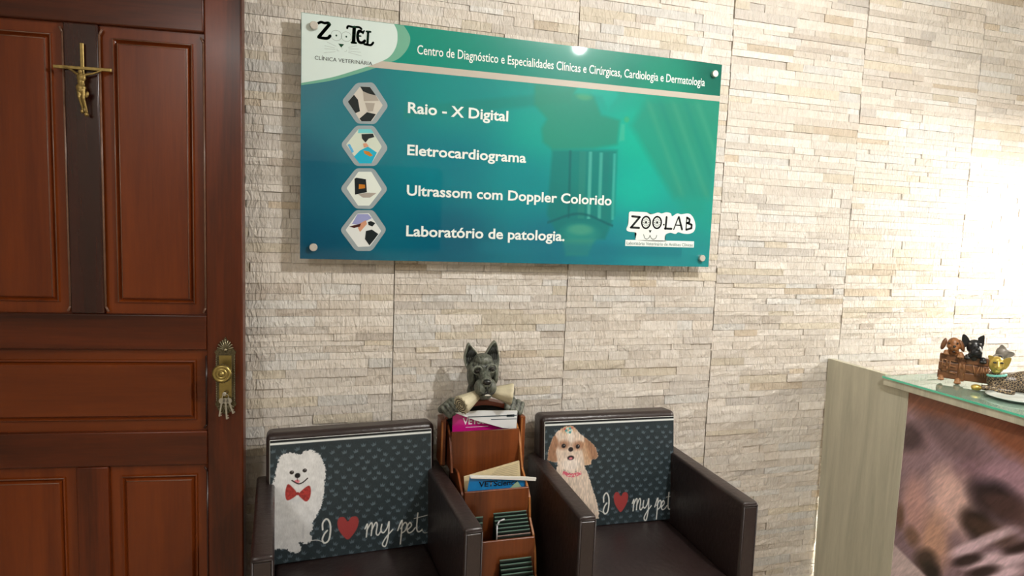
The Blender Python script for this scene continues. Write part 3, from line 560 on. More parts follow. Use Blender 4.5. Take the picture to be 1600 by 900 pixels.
def sign_ink(X, Z):
    Uc = X + SW / 2; Vc = SH - Z
    num = np.zeros(X.shape + (3,)); den = np.zeros(X.shape)
    for (a, b), c in inks:
        wgt = 1.0 / (((Uc - a) ** 2 + (1.25 * (Vc - b)) ** 2) + 0.006) ** 1.6
        if b < .1: wgt = wgt * np.where(Vc < .12, 6, .1)
        num += wgt[..., None] * np.array(c, float); den += wgt
    C = num / den[..., None]
    C = over(C, (30, 132, 122), .5 * ss(np.abs(Vc - (.27 - .18 * (Uc - .25))) - .018, .015) * (Vc > .12) * (Uc < .85) * (Uc > .3))
    C = over(C, (44, 150, 128), .65 * ss(sdf(Uc, Vc, ARM), .03))
    for k in range(5):
        C = over(C, (20, 140, 128) if k % 2 else (74, 172, 140), .45 * ss(np.abs(Uc - 1.13 - .05 * k - .5 * (Vc - .15)) - .010, .02) * ss(sdf(Uc, Vc, ARM), .03))
    C = over(C, (24, 160, 142), .6 * ss(np.hypot((Uc - 1.33) * 1, (Vc - .49) * 1) - .05, .04))
    C = over(C, (16, 122, 118), .75 * ss(sdf(Uc, Vc, BARREL), .012))
    for x, wd, c in ((.855, .004, (12, 104, 104)), (.90, .012, (40, 140, 130)), (.928, .006, (92, 190, 176)), (.968, .007, (80, 184, 170)), (.985, .012, (20, 130, 126)), (1.017, .005, (70, 186, 172))):
        C = over(C, c, .8 * ss(np.abs(Uc - x - .02 * (Vc - .34)) - wd, .006) * (Vc > .335) * (Vc < .56))
    C = over(C, (12, 98, 104), .8 * ss(np.abs(Vc - .565 + .02 * np.cos((Uc - .9) * 20)) - .004, .005) * (np.abs(Uc - .905) < .12))
    C = over(C, (40, 150, 140), .7 * ss(np.hypot((Uc - .905) / 1.9, Vc - .612) - .035, .02))
    C = over(C, (90, 170, 140), .6 * ss(np.hypot((Uc - .905) / 2.6, Vc - .598) - .017, .012))
    C = over(C, (60, 150, 130), .7 * ss(sdf(Uc, Vc, [(.84, .633), (.962, .629), (.935, .685), (.856, .687)]), .012))
    C = over(C, (42, 146, 124), .85 * ss(sdf(Uc, Vc, BLOB), .014))
    C = over(C, (90, 175, 130), .6 * ss(np.hypot((Uc - .895) / 2.2, Vc - .157) - .012, .008))
    C = over(C, (100, 180, 120), .55 * ss(np.hypot((Uc - 1.055), Vc - .219) - .010, .006))
    C = over(C, (0, 176, 158), .8 * ss(sdf(Uc, Vc, [(.86, .15), (.88, .10), (1.0, .11), (1.02, .14), (.985, .19), (.96, .15)]), .012) * (Vc > .128))
    C = over(C, (80, 190, 160), .7 * ss(sdf(Uc, Vc, [(1.035, .235), (1.05, .235), (1.052, .29), (1.03, .295)]), .008))
    C = over(C, (14, 120, 140), .5 * ss(np.abs(Vc - .665) - .02, .02) * ss(.55 - Uc, .05) * (Uc < 1.3))
    return C * (1 - .13 * np.clip(Uc / 1.2, 0, 1))[..., None]  # inks darkened towards the right to offset the stronger light there
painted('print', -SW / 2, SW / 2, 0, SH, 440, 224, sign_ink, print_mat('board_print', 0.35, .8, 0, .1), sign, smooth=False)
def gl(name, c): return mat(name, c, 0.35, coat=.8, spec=.1)
W_white = gl('print_white', (212, 228, 224)); W_green = gl('print_pale_green', (112, 172, 148)); W_tape = gl('print_stripe', (188, 180, 168)); W_txt = gl('print_text_white', (232, 240, 236))
W_dkg = gl('print_dark_green', (8, 62, 40)); W_gry = gl('print_grey', (150, 162, 166)); W_thin = gl('print_light_grey', (150, 164, 160)); W_blk = gl('print_near_black', (34, 40, 42))
def fp(name, polys, m_, y, parent=None):
    bm = BM()
    for P in polys: flat_poly(bm, [uv(p) for p in P], y)
    return obj(name, bm, m_, parent or sign)
wh = [(.001, .001), (.2665, .001), (.2766, .023), (.2755, .0607), (.2569, .0958), (.223, .1183), (.1538, .1489), (.0849, .1763), (.001, .2002)]
gr = [(.001, .001), (.2954, .001), (.3155, .0326), (.3094, .0664), (.2858, .0974), (.2573, .1146), (.2138, .1352), (.1539, .1601), (.084, .1856), (.001, .2065)]
def curve_in(P): return [P[0]] + smooth_path(P[1:], 6)
fp('corner_border', [curve_in(gr)], W_green, -.0003)
fp('stripe', [[(.20, .1135), (1.4125, .1084), (1.4125, .1272), (.19, .1346)]], W_tape, -.0005)
logo = fp('corner_field', [curve_in(wh)], W_white, -.0007)
lg = BM()
for k, P in enumerate(Z_STROKES): ribbon(lg, [uv(p) for p in smooth_path(P, 5)], [.0075, .0095, .0085, .0062, .0105, .006, .0085, .004, .0045, .0055, .0068, .0065][k], -.0010 - .00002 * k)
flat_poly(lg, [uv(p) for p in [(.1045, .0765), (.1215, .0765), (.1130, .0870)]], -.0011)
for e in EYES[0]:
    q = uv(e); flat_poly(lg, [(q[0] + .0025 * math.cos(a * PI / 6), q[1] + .0028 * math.sin(a * PI / 6)) for a in range(12)], -.0011)
obj('logo', lg, W_dkg, logo)
lw = BM()
for P in WHISK: ribbon(lw, [uv(p) for p in P], .0007, -.0010)
for e, (rx, ry) in zip(EYES[0], ((.0155, .0150), (.0145, .0138))):
    q = uv(e); ribbon(lw, [(q[0] + rx * math.cos(a * PI / 14), q[1] + ry * math.sin(a * PI / 14)) for a in range(29)], .0009, -.0010)
obj('logo_lines', lw, W_thin, logo)
def stext(s, u0, u1, v, cap, m_, y=-.0012, bold=0.0, parent=None):
    a = uv((u0, v)); b = uv((u1, v)); return lettering(s, a[0], b[0], a[1], cap, m_, parent or sign, y, bold)
stext('CLÍNICA VETERINÁRIA', .0382, .2042, .1292, .0112, W_blk, parent=logo)
stext('Centro de Diagnóstico e Especialidades Clínicas e Cirúrgicas, Cardiologia e Dermatologia', .3381, 1.3481, .0806, .0285, W_txt, bold=.008)
stext('Raio - X Digital', .3134, .6352, .2592, .0335, W_txt, bold=.022)
stext('Eletrocardiograma', .3143, .7012, .3868, .0325, W_txt, bold=.022)
stext('Ultrassom com Doppler Colorido', .3154, 1.0142, .511, .0330, W_txt, bold=.022)
stext('Laboratório de patologia.', .3161, .8479, .638, .0340, W_txt, bold=.022)
hexc = {'d': W_blk, 'g': gl('print_beige', (168, 160, 150)), 'c': gl('print_cyan', (30, 170, 200)), 't': gl('print_turquoise', (110, 200, 205)), 'b': gl('print_blue', (90, 170, 215)), 'o': gl('print_orange', (190, 120, 40)), 's': gl('print_skin', (205, 150, 120)), 'v': gl('print_lilac', (150, 155, 200)), 'k': gl('print_brown', (70, 35, 30))}
def rnd(P, k=.16):
    out = []; n = len(P)
    for i in range(n):
        a, b, c = np.array(P[i - 1]), np.array(P[i]), np.array(P[(i + 1) % n])
        p, q = b + (a - b) * k, b + (c - b) * k
        for t in (0, .25, .5, .75, 1): out.append(tuple((1 - t) ** 2 * p + 2 * t * (1 - t) * b + t * t * q))
    return out
for (o_, i_), art, bgc in zip(HEX, HEXART, ((205, 200, 190), (205, 215, 200), (222, 230, 222), (222, 226, 224))):
    hx = fp('hexagon_frame', [rnd(o_)], W_gry, -.0008)
    fp('hexagon_photo', [rnd(i_, .06)], gl('photo_ground_%d' % bgc[2], bgc), -.0010, hx)
    for n_, (k_, P) in enumerate(art): fp('hexagon_photo', [P], hexc[k_], -.0012 - .0001 * n_, hx)
zb = fp('logo_ground', [smooth_path(ZOO_BLOB, 4, True), [(1.0745, .6275), (1.3465, .625), (1.3465, .6475), (1.0745, .649)]], W_txt, -.0008)
zl = BM()
for k, P in enumerate(ZOO_L): ribbon(zl, [uv(p) for p in P], .0075 if k not in (5, 7, 8) else .0045, -.0011)
for P in ZOO_THIN: ribbon(zl, [uv(p) for p in smooth_path(P, 4)], .0020, -.0011)
for e in ZOO_O[:2]:
    q = uv(e)
    ribbon(zl, [(q[0] + .0165 * math.cos(a * PI / 12), q[1] + .0205 * math.sin(a * PI / 12)) for a in range(25)], .0055, -.0011)
    for a in range(12):
        ribbon(zl, [(q[0] + rr_ * math.cos(a * PI / 6), q[1] + rr_ * 1.2 * math.sin(a * PI / 6)) for rr_ in (.007, .0125)], .0013, -.0012)
    flat_poly(zl, [(q[0] + .0042 * math.cos(a * PI / 6), q[1] + .0048 * math.sin(a * PI / 6)) for a in range(12)], -.0011)
q = uv(ZOO_O[2]); flat_poly(zl, [(q[0] - .006, q[1] + .004), (q[0] + .006, q[1] + .004), (q[0], q[1] - .006)][::-1], -.0011)
q = uv((1.272, .570)); flat_poly(zl, [(q[0] - .052 + .0035 * math.cos(a), q[1] + .0035 * math.sin(a)) for a in [i * PI / 4 for i in range(8)]], -.0011)
obj('logo', zl, W_blk, zb)
stext('Laboratório Veterinário de Análises Clínicas', 1.080, 1.342, .6440, .0115, gl('print_grey_teal', (90, 120, 120)), parent=zb, bold=.005)
steel = mat('brushed_steel', (216, 212, 204), 0.42, 0.8, bump=0.2, bscale=200)
for (u_, v_) in ((.0358, .0352), (1.381, .0363), (1.3783, .6845), (.0385, .6807)):
    p = uv((u_, v_)); bm = BM()
    lathe(bm, [(.0001, -.062), (.008, -.062), (.008, .002), (.0118, .002), (.0118, .012), (.0105, .0135), (.0001, .0135)], (p[0], 0, p[1]), seg=28)
    obj('standoff_bolt', bm, steel, sign, False)

# ------------------------------------------------------------------ armchairs
leather = mat('brown_leather', (43, 32, 31), 0.34, noise=0.10, nscale=9, bump=0.35, bscale=55, bdist=0.004)
seam_m = mat('leather_seam', (40, 29, 28), 0.45)
YB, REC, ZB, ZS, HW, TH, ZA = .4112, .0351, .8303, .4488, .2765, .0505, .6909
def armchair(label, X, Y, a):
    t = thing('armchair', label, 'armchair', (X, Y, 0), (0, 0, math.radians(a)), 'brown leather armchairs against the stone wall')
    for s in (-1, 1):
        x0, x1 = sorted((s * HW, s * (HW - TH)))
        bm = bx(x0, x1, 0, .50, .10, ZA, .009, 3)
        for v in bm.verts:                       # upholstery swells a little along the top
            if v.co.z > .5: v.co.z += .003 * math.sin(v.co.y * 9)
        o = obj('armrest', bm, leather, t, 'bev')
        sb = BM(); box(sb, x0 + .006, x1 - .006, -.0022, .002, .112, ZA - .014, .0015, 1); obj('front_panel', sb, leather, o)
        pb = tube(BM(), [(x0 + .004, -.001, .11), (x0 + .004, -.001, ZA - .010), (x1 - .004, -.001, ZA - .010), (x1 - .004, -.001, .11)], .0022, 6); obj('piping', pb, seam_m, o, True)
    tl_ = math.atan2(REC, ZB - .03 - ZS)
    M = Matrix.Translation((0, YB, ZS)) @ Matrix.Rotation(-tl_, 4, 'X')
    obj('backrest', bx(-.250, .250, 0, .088, -.14, (ZB - ZS) / math.cos(tl_), .018, 4, M), leather, t, 'bev')
    bm = bx(-.2255, .2255, -.006, YB + .03, .30, ZS, .016, 4)
    bmesh.ops.subdivide_edges(bm, edges=[e for e in bm.edges if e.calc_length() > .2], cuts=5, use_grid_fill=True)
    for v in bm.verts:
        if v.co.z > ZS - .02: v.co.z += .012 * max(0, 1 - (v.co.x / .226) ** 2) * max(0, 1 - ((v.co.y - .2) / .25) ** 2)
    obj('seat', bm, leather, t, True)
    obj('seat_base', bx(-.2255, .2255, .004, .44, .12, .30, .006, 2), leather, t)
    for sx in (-1, 1):
        for y in (.03, .46): obj('leg', bx(sx * .25 - .022, sx * .25 + .022, y - .022, y + .022, 0, .10, .003, 1), mat('dark_leg', (30, 24, 22), .4), t)
    return t
armchair('brown leather armchair beside the wooden door, white fluffy dog towel on its back', .1249, 1.4969, 3.63)
armchair('brown leather armchair nearer the reception counter, long-haired tan dog towel on its back', .9418, 1.5084, -1.64)
# printed towels
TILT = math.atan2(REC, ZB - .03 - ZS)
CROWN = [(-.0056, -.0052), (-.0078, .0052), (-.0032, .0002), (0, .0062), (.0032, .0002), (.0078, .0052), (.0056, -.0052)]
HEARTC = smooth_path(HEART, 4, True)
def towel_ink(kind):
    dx, kx = (0.0, 1.0) if kind == 'white' else (0.0, 1.0)
    def tr(P):
        if kind == 'white': return P
        return [(-.018 + (p[0] + .083) * .86, p[1] + (-.006 if p[1] < .2 else 0)) for p in P]
    def fn(X, Z):
        C = np.zeros(X.shape + (3,)) + np.array((40, 51, 56), float)
        C *= (0.94 + .12 * vnoise(X, Z, 260, 3))[..., None]
        rr_ = random.Random(5 if kind == 'white' else 9)
        j = 0; zc = .008
        while zc < .345:
            xc = -.235 + (.0185 if j % 2 else 0)
            while xc < .24:
                a = rr_.uniform(-.5, .5); ca, sa = math.cos(a), math.sin(a); ox, oz = xc + rr_.uniform(-.006, .006), zc + rr_.uniform(-.0035, .0035)
                sel = (np.abs(X - ox) < .012) & (np.abs(Z - oz) < .012)
                if sel.any():
                    P = [(ox + x * ca - z * sa, oz + x * sa + z * ca) for x, z in CROWN]
                    C[sel] = over(C[sel], (86, 100, 108), .9 * ss(sdf(X[sel], Z[sel], P), .0016))
                xc += .037
            zc += .0180; j += 1
        C = over(C, (226, 230, 228), ss(np.abs(Z - .3545) - .0032, .0015))
        C = over(C, (20, 24, 27), ss(.3585 - Z, .001) * (Z > .3578))
        if kind == 'white':
            P = smooth_path(SAMO, 5, True); jag = .0028 * (vnoise(X, Z, 330, 8) - .5) * 2
            d = sdf(X, Z, P) + jag
            C = over(C, (226, 226, 226), ss(d, .0025))
            f = vnoise(X, Z * .35, 520, 2) * .5 + vnoise(X + .3 * Z, Z, 90, 4) * .5
            C = np.where((d < 0)[..., None], C - (26 * (f - .35))[..., None] * 1.2, C)
            C = over(C, (196, 198, 202), .6 * ss(d_path(X, Z, [(SAMO_F[2][0] - .04, SAMO_F[2][1] - .05), (SAMO_F[2][0], SAMO_F[2][1] - .075), (SAMO_F[2][0] + .045, SAMO_F[2][1] - .045)]) - .004, .012) * (d < 0))
            C = over(C, (185, 186, 190), .7 * ss(d_path(X, Z, [(SAMO[24][0] + .012, SAMO[24][1] + .05), (SAMO[24][0] + .012, SAMO[24][1] + .012)]) - .001, .006) * (d < 0))
            e1, e2, ns, tg = SAMO_F
            for e in (e1, e2):
                C = over(C, (30, 22, 20), ss(np.hypot((X - e[0]), (Z - e[1]) * 1.1) - .0060, .002)); C = over(C, (240, 240, 240), ss(np.hypot(X - e[0] - .001, Z - e[1] - .0018) - .0011, .001))
            C = over(C, (24, 22, 24), ss(np.hypot(X - ns[0], (Z - ns[1]) * 1.05) - .0078, .002))
            C = over(C, (225, 130, 140), ss(np.hypot((X - tg[0] + .001) / 1.4, Z - tg[1] - .0005) - .0052, .002))
            C = over(C, (36, 24, 26), ss(d_path(X, Z, smooth_path(SAMO_M, 4)) - .0017, .0014)); C = over(C, (36, 24, 26), ss(d_path(X, Z, [ns, (ns[0], ns[1] - .016)]) - .0007, .001))
            for B in BOW:
                d = sdf(X, Z, smooth_path(B, 4, True)); C = over(C, (160, 54, 50), ss(d, .0018))
                C = np.where((d < -.001)[..., None], C * (0.85 + .35 * vnoise(X + Z, Z - X, 170, 6))[..., None], C)
                C = over(C, (190, 120, 70), .5 * ss(d + .010, .003) * ss(d_path(X, Z, [B[0], B[4]]) - .001, .001))
            C = over(C, (150, 40, 38), ss(np.hypot(X - BOW[0][0][0] - .002, Z - BOW[0][0][1]) - .0045, .0015))
        else:
            P = smooth_path(SHIH, 5, True); d = sdf(X, Z, P) + .002 * (vnoise(X, Z, 300, 8) - .5) * 2
            C = over(C, (222, 203, 186), ss(d, .0022)); ins = (d < 0)
            F_ = SHIH_F
            for B in SHIH_E[:2]: C = over(C, (150, 106, 78), .85 * ss(sdf(X, Z, smooth_path(B, 4, True)), .006) * ins)
            C = over(C, (190, 150, 116), .75 * ss(sdf(X, Z, SHIH_E[2]), .006) * ins)
            C = over(C, (196, 150, 112), .75 * ss(np.hypot((X - F_[4][0]) / 1.7, Z - F_[4][1] - .004) - .016, .012) * ins)
            for e in F_[:2]: C = over(C, (156, 110, 84), .8 * ss(np.hypot((X - e[0]) / 1.35, Z - e[1] - .003) - .015, .012) * ins)
            C = over(C, (238, 226, 214), .9 * ss(np.hypot((X - F_[5][0]) / .5, Z - F_[5][1] - .02) - .022, .006) * ins)
            C = over(C, (238, 226, 216), .8 * ss(np.hypot((X - F_[6][0]) / 1.5, Z - F_[6][1]) - .022, .014) * ins)
            f = vnoise(X * 1.0, Z * .22, 480, 2); C = np.where(ins[..., None], C * (0.86 + .24 * f)[..., None], C)
            for e in F_[:2]: C = over(C, (26, 22, 24), ss(np.hypot(X - e[0], Z - e[1]) - .0072, .003)); C = over(C, (230, 232, 235), ss(np.hypot(X - e[0] - .002, Z - e[1] - .002) - .0012, .001))
            C = over(C, (34, 28, 30), ss(np.hypot((X - F_[2][0]) / 1.15, Z - F_[2][1]) - .0075, .003))
            C = over(C, (44, 30, 32), ss(np.hypot((X - F_[3][0]) / 1.6, Z - F_[3][1] - .001) - .0075, .003)); C = over(C, (216, 130, 140), ss(np.hypot((X - F_[3][0]) / 1.7, Z - F_[3][1] + .001) - .0038, .002))
            n_ = vnoise(X, Z, 330, 12)
            C = over(C, (214, 70, 100), .8 * ss(d_path(X, Z, smooth_path(SHIH_C, 4)) - .0062, .004) * (n_ > .3)); C = over(C, (60, 80, 60), .6 * ss(d_path(X, Z, [(p[0], p[1] + .008) for p in SHIH_C]) - .003, .003) * (n_ > .68))
            bw_ = F_[4]
            for a in range(6):
                c_ = (bw_[0] + .009 * math.cos(a * PI / 3), bw_[1] + .0075 * math.sin(a * PI / 3) - .002)
                C = over(C, (70, 150, 150) if a % 2 else (190, 214, 210), ss(np.hypot(X - c_[0], Z - c_[1]) - .0042, .002))
            C = over(C, (196, 70, 80), ss(np.hypot(X - bw_[0] + .014, Z - bw_[1] - .003) - .003, .002)); C = over(C, (196, 70, 80), ss(np.hypot(X - bw_[0] - .012, Z - bw_[1] - .006) - .0025, .002))
        C = over(C, (152, 58, 58), ss(sdf(X, Z, tr(HEARTC)), .002)); 
        for P, wd in [(JJ, .0025), (JTAIL, .0010)] + [(P, .0021) for P in MYPET[:8]] + [(MYPET[8], .0011), (MYPET[9], .0007)]:
            C = over(C, (218, 218, 212), ss(d_path(X, Z, smooth_path(tr(P), 4)) - wd, .0012))
        return C
    return fn
def towel(kind, label, X, Y, a):
    M = Matrix.Rotation(math.radians(a), 4, 'Z'); p = M @ Vector((0, YB - .0105, ZS + .002)) + Vector((X, Y, 0))
    t = thing('printed_towel', label, 'towel', p, (-TILT, 0, math.radians(a)), 'printed dog towels on the armchairs')
    obj('towel_cloth', bx(-.2405, .2375, .0, .003, .004, .3655, .0012, 1), mat('towel_back', (214, 216, 214), .9), t)
    painted('print', -.239, .236, .004, .3645, 400, 304, towel_ink(kind), print_mat('towel_print', 0.42, 0, .25, .4), t, bend=lambda X_, Z_: -.0006 - .0022 * (np.sin(X_ * 17 + 1) ** 2) * np.sin(np.clip((Z_ - .004) / .36, 0, 1) * PI))
    return t
towel('white', 'dark printed towel with white fluffy dog in a red bow tie, on left armchair', .1249, 1.4969, 3.63)
towel('tan', 'dark printed towel with long-haired tan and white dog, on right armchair', .9418, 1.5084, -1.64)

# ------------------------------------------------------------------ magazine rack with carved dog
RX, RY = .4985, 1.96
def rel(bm, rx=RX, ry=RY, rz=0): bmesh.ops.translate(bm, verts=bm.verts[:], vec=(-rx, -ry, -rz)); return bm
rack = thing('magazine_rack', 'tall reddish wooden magazine rack topped by a carved dog, between the armchairs', 'magazine rack', (RX, RY, 0))
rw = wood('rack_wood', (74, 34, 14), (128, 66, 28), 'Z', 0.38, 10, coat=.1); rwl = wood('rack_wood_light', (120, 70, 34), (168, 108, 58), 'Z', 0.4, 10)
rwd = mat('rack_dark', (46, 48, 46), .6, noise=.2, nscale=20); redarch = wood('rack_arch', (92, 36, 20), (128, 58, 34), 'X', .35, 12, coat=.2)
arch = smooth_path([(.372, .838), (.392, .858), (.430, .879), (.4985, .893), (.567, .880), (.605, .860), (.626, .838)], 6)
obj('back_board', rel(prism(BM(), [(.404, .012), (.404, .70), (.372, .70)] + [(x, z) for x, z in arch] + [(.626, .012)], 1.975, 1.992)), rwd, rack)
ab = BM()
for (x0, z0), (x1, z1) in zip(arch[:-1], arch[1:]):
    prism(ab, [(x0, z0 - .011), (x0, z0 + .003), (x1, z1 + .003), (x1, z1 - .011)], 1.950, 1.993)
obj('arch_moulding', rel(ab), redarch, rack)
for x0, x1 in ((.360, .377), (.6205, .6375)):
    o = obj('rail', rel(bx(x0, x1, 1.925, 1.992, .70 if x0 < .5 else .0, .846, .002, 1)), rw, rack)
    obj('rail_edge', rel(bx(x0 + .002, x0 + .007, 1.9225, 1.925, .705 if x0 < .5 else .01, .840)), rwl, o)
for x0, x1 in ((.383, .389), (.6085, .6145)):
    pf = [(1.975, .0), (1.975, .83), (1.945, .825), (1.905, .80), (1.885, .76), (1.86, .70), (1.80, .664), (1.775, .64), (1.765, .58), (1.725, .545), (1.705, .50), (1.695, .44), (1.665, .41), (1.65, .36), (1.65, .0)]
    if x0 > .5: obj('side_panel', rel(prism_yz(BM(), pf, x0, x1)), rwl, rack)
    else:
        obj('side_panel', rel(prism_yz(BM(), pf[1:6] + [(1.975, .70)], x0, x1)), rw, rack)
        obj('side_panel', rel(prism_yz(BM(), [pf[0], (1.975, .70)] + pf[5:], .402, .408)), rw, rack)
for y, z0, z1, m_ in ((1.896, .60, .8145, rw), (1.776, .45, .671, rw), (1.706, .30, .548, rw), (1.655, .04, .405, rw)):
    o = obj('pocket_panel', rel(bx(.408, .6085, y, y + .008, z0, z1, .0015, 1) if y < 1.85 else prism(BM(), [(.389, z1), (.389, .70), (.408, .70), (.408, z0), (.6085, z0), (.6085, z1)], y, y + .008)), m_, rack)
for y0, y1, z in ((1.904, 1.975, .60), (1.784, 1.90, .45), (1.714, 1.78, .30), (1.663, 1.71, .04)): obj('pocket_floor', rel(bx(.408, .6085, y0, y1, z, z + .006)), rw, rack)
obj('rack_base', rel(bx(.402, .626, 1.66, 1.97, 0, .04, .003, 1)), rw, rack)
# carved dog
gm = carved_mat('carved_dog_paint', (26, 29, 25), (80, 84, 74), (120, 124, 112))
gd = mat('carved_dog_dark', (48, 50, 46), 0.5, noise=0.2, nscale=60)
hb = BM()
ball(hb, (.494, 1.955, 1.000), (.044, .040, .046)); ball(hb, (.496, 1.965, .960), (.045, .034, .050)); ball(hb, (.494, 1.975, .925), (.043, .022, .045))
ball(hb, (.494, 1.950, 1.030), (.032, .032, .022)); ball(hb, (.458, 1.950, .985), (.014, .025, .040)); ball(hb, (.535, 1.950, .985), (.012, .025, .038))
limb(hb, (.491, 1.935, 1.000), (.489, 1.878, .974), .021, .0185); ball(hb, (.4745, 1.890, .957), (.020, .027, .026)); ball(hb, (.5055, 1.890, .957), (.020, .027, .026))
ball(hb, (.491, 1.893, .932), (.021, .028, .0135)); ball(hb, (.491, 1.915, .925), (.026, .026, .014)); ball(hb, (.489, 1.876, .972), (.0155, .013, .013))
for s, ex, ez in ((-1, .4685, 1.005), (1, .5155, 1.010)):
    for k in range(8):                                      # brow and eye socket ring
        a0, a1 = PI * (.02 + k / 8), PI * (.02 + (k + 1) / 8)
        limb(hb, (ex + .0150 * math.cos(a0), 1.912, ez + .013 * math.sin(a0)), (ex + .0150 * math.cos(a1), 1.912, ez + .013 * math.sin(a1)), .0036, .0036, 6)
    for k in range(6):
        a0, a1 = PI * (1.1 + k * .8 / 6), PI * (1.1 + (k + 1) * .8 / 6)
        limb(hb, (ex + .0145 * math.cos(a0), 1.913, ez + .013 * math.sin(a0)), (ex + .0145 * math.cos(a1), 1.914, ez + .013 * math.sin(a1)), .0020, .0020, 6)
for s in (-1, 1): limb(hb, (.490 + s * .006, 1.926, 1.030), (.490 + s * .013, 1.930, 1.060 - .02), .006, .004, 8)
head = blend('dog_head', rel(hb), .0020, gm, rack, 2, .5)
nb = BM(); ball(nb, (.4885, 1.866, .9785), (.0135, .010, .0095)); ball(nb, (.4885, 1.872, .970), (.007, .008, .008)); obj('nose', rel(nb), mat('carved_nose', (22, 22, 22), .25), head, True)
for ex, ez in ((.4685, 1.003), (.5155, 1.008)):
    eb = BM(); ball(eb, (ex, 1.9115, ez), (.0078, .0065, .0062)); o = obj('eye', rel(eb), mat('eye_dark', (26, 22, 18), .15), head, True); gb = BM(); ball(gb, (ex - .002, 1.9055, ez + .002), .0016, sub=2); obj('eye_glint', rel(gb), mat('eye_highlight', (210, 206, 196), .3), o, True) if False else gb.free()
mb_ = BM(); tube(mb_, [(.468, 1.868, .947), (.479, 1.8625, .942), (.4895, 1.864, .950), (.500, 1.8625, .941), (.513, 1.868, .947)], .0021, 6); tube(mb_, [(.4885, 1.864, .966), (.4885, 1.863, .950)], .0016, 6); obj('mouth_line', rel(mb_), gd, head, True)
tb = BM(); ball(tb, (.492, 1.8655, .9375), (.010, .004, .0028)); obj('teeth', rel(tb), mat('teeth_white', (214, 210, 198), .4), head, True)
for s in (-1, 1):
  for k in range(5):
    ib = BM(); tube(ib, [(.4885 + s * (.020 + .005 * k), 1.8795 + .008 * k, .972 - .003 * k), (.4885 + s * (.026 + .004 * k), 1.884 + .010 * k, .958), (.4885 + s * (.022 + .004 * k), 1.886 + .010 * k, .940)], .0010, 5)
    obj('carved_line', rel(ib), gd, head, True)
def em(x, y): return (.451 + (x - 258) * .000426, 1.082 - (y - 75) * .000395)
EL = [(258, 75), (238, 120), (224, 200), (240, 270), (262, 305), (305, 275), (334, 205), (325, 155), (290, 112)]
ER = [(460, 60), (432, 88), (400, 145), (376, 195), (400, 230), (440, 262), (488, 275), (497, 200), (487, 130), (476, 82)]
for E_, tip in ((EL, -1), (ER, 1)):
    P = [em(*p) for p in smooth_path(E_, 4, True)]; cx = sum(p[0] for p in P) / len(P); cz = sum(p[1] for p in P) / len(P)
    bm = BM(); y0 = 1.968; n = len(P)
    rings = []
    for k, y in ((1.0, y0 + .012), (1.0, y0), (.93, y0 - .004), (.82, y0 - .001), (.55, y0 + .006)): rings.append([bm.verts.new((cx + (p[0] - cx) * k, y - (.010 if p[1] < cz else 0) * (cz - p[1]) / .05, cz + (p[1] - cz) * k)) for p in P])
    for a, b in zip(rings[:-1], rings[1:]):
        for i in range(n): bm.faces.new((a[i], b[i], b[(i + 1) % n], a[(i + 1) % n]))
    bm.faces.new(rings[-1]); bm.faces.new(rings[0][::-1]); bmesh.ops.recalc_face_normals(bm, faces=bm.faces[:])
    o = obj('ear', rel(bm), gm, rack, True)
    fb = BM()
    for k in range(5): 
        a = (k - 2) * .006
        tube(fb, [(cx + a, y0 - .0035, cz - .018), (cx + a * 1.1 + .002 * tip, y0 - .001, cz), (cx + a * .5 - .004 * tip * (1 if tip < 0 else -1), y0 + .001, cz + .022)], .0013, 5)
    obj('ear_hair', rel(fb), gd, o, True)
for pts, s in (([((.416, .893), (.401, .905)), ((.410, .882), (.392, .899)), ((.400, .872), (.381, .890)), ((.389, .864), (.370, .880))], -1), ([((.577, .880), (.586, .900)), ((.592, .874), (.602, .898)), ((.607, .869), (.619, .891)), ((.620, .863), (.633, .882))], 1)):
    pb = BM()
    for (a, b), (c_, d_) in pts: limb(pb, (a, 1.936, b - .006), (c_, 1.955, d_ - .004), .0105, .0095, 10)
    (a, b), (c_, d_) = pts[0]; (a2, b2), (c2, d2) = pts[-1]
    limb(pb, (c_, 1.968, d_ - .012), (c2, 1.97, d2 - .012), .014, .014)
    o = blend('paw', rel(pb), .0018, gm, rack, 1, .5)
# rolled paper in its mouth
par = mat('carved_paper', (206, 196, 166), .45, noise=.08, nscale=40, bump=.4, bscale=90); pard = mat('carved_paper_groove', (66, 58, 40), .6)
sb = BM()
def flare(bm, p0, p1, r0, r1, n=22, flute=.10):
    p0, p1 = Vector(p0), Vector(p1); q = (p1 - p0).to_track_quat('Z', 'Y').to_matrix(); L = (p1 - p0).length; rings = []
    for j in range(9):
        t = j / 8; rr_ = r0 + (r1 - r0) * t ** 1.3; ring = []
        for k in range(n):
            a = 2 * PI * k / n; f = 1 + flute * (1 - .35 * t) * (1 if k % 2 else -1)
            ring.append(bm.verts.new(p0 + q @ Vector((rr_ * f * math.cos(a), rr_ * f * math.sin(a), L * t))))
        rings.append(ring)
    for a, b in zip(rings[:-1], rings[1:]):
        for k in range(n): bm.faces.new((a[k], a[(k + 1) % n], b[(k + 1) % n], b[k]))
    bm.faces.new(rings[-1]); bm.faces.new(rings[0][::-1]); bmesh.ops.recalc_face_normals(bm, faces=bm.faces[:]); return q
pA, pB = (.486, 1.915, .937), (.4095, 1.870, .908)
q = flare(sb, pA, pB, .011, .0290, 26, .16); flare(sb, (.500, 1.915, .938), (.581, 1.900, .928), .011, .0315, 18, .24)
scr = obj('paper_roll', rel(sb), par, rack, True)
for p in scr.data.polygons:
    if len(p.vertices) > 4: p.use_smooth = False
sp = BM(); P = []
dirv = (Vector(pB) - Vector(pA)).normalized()
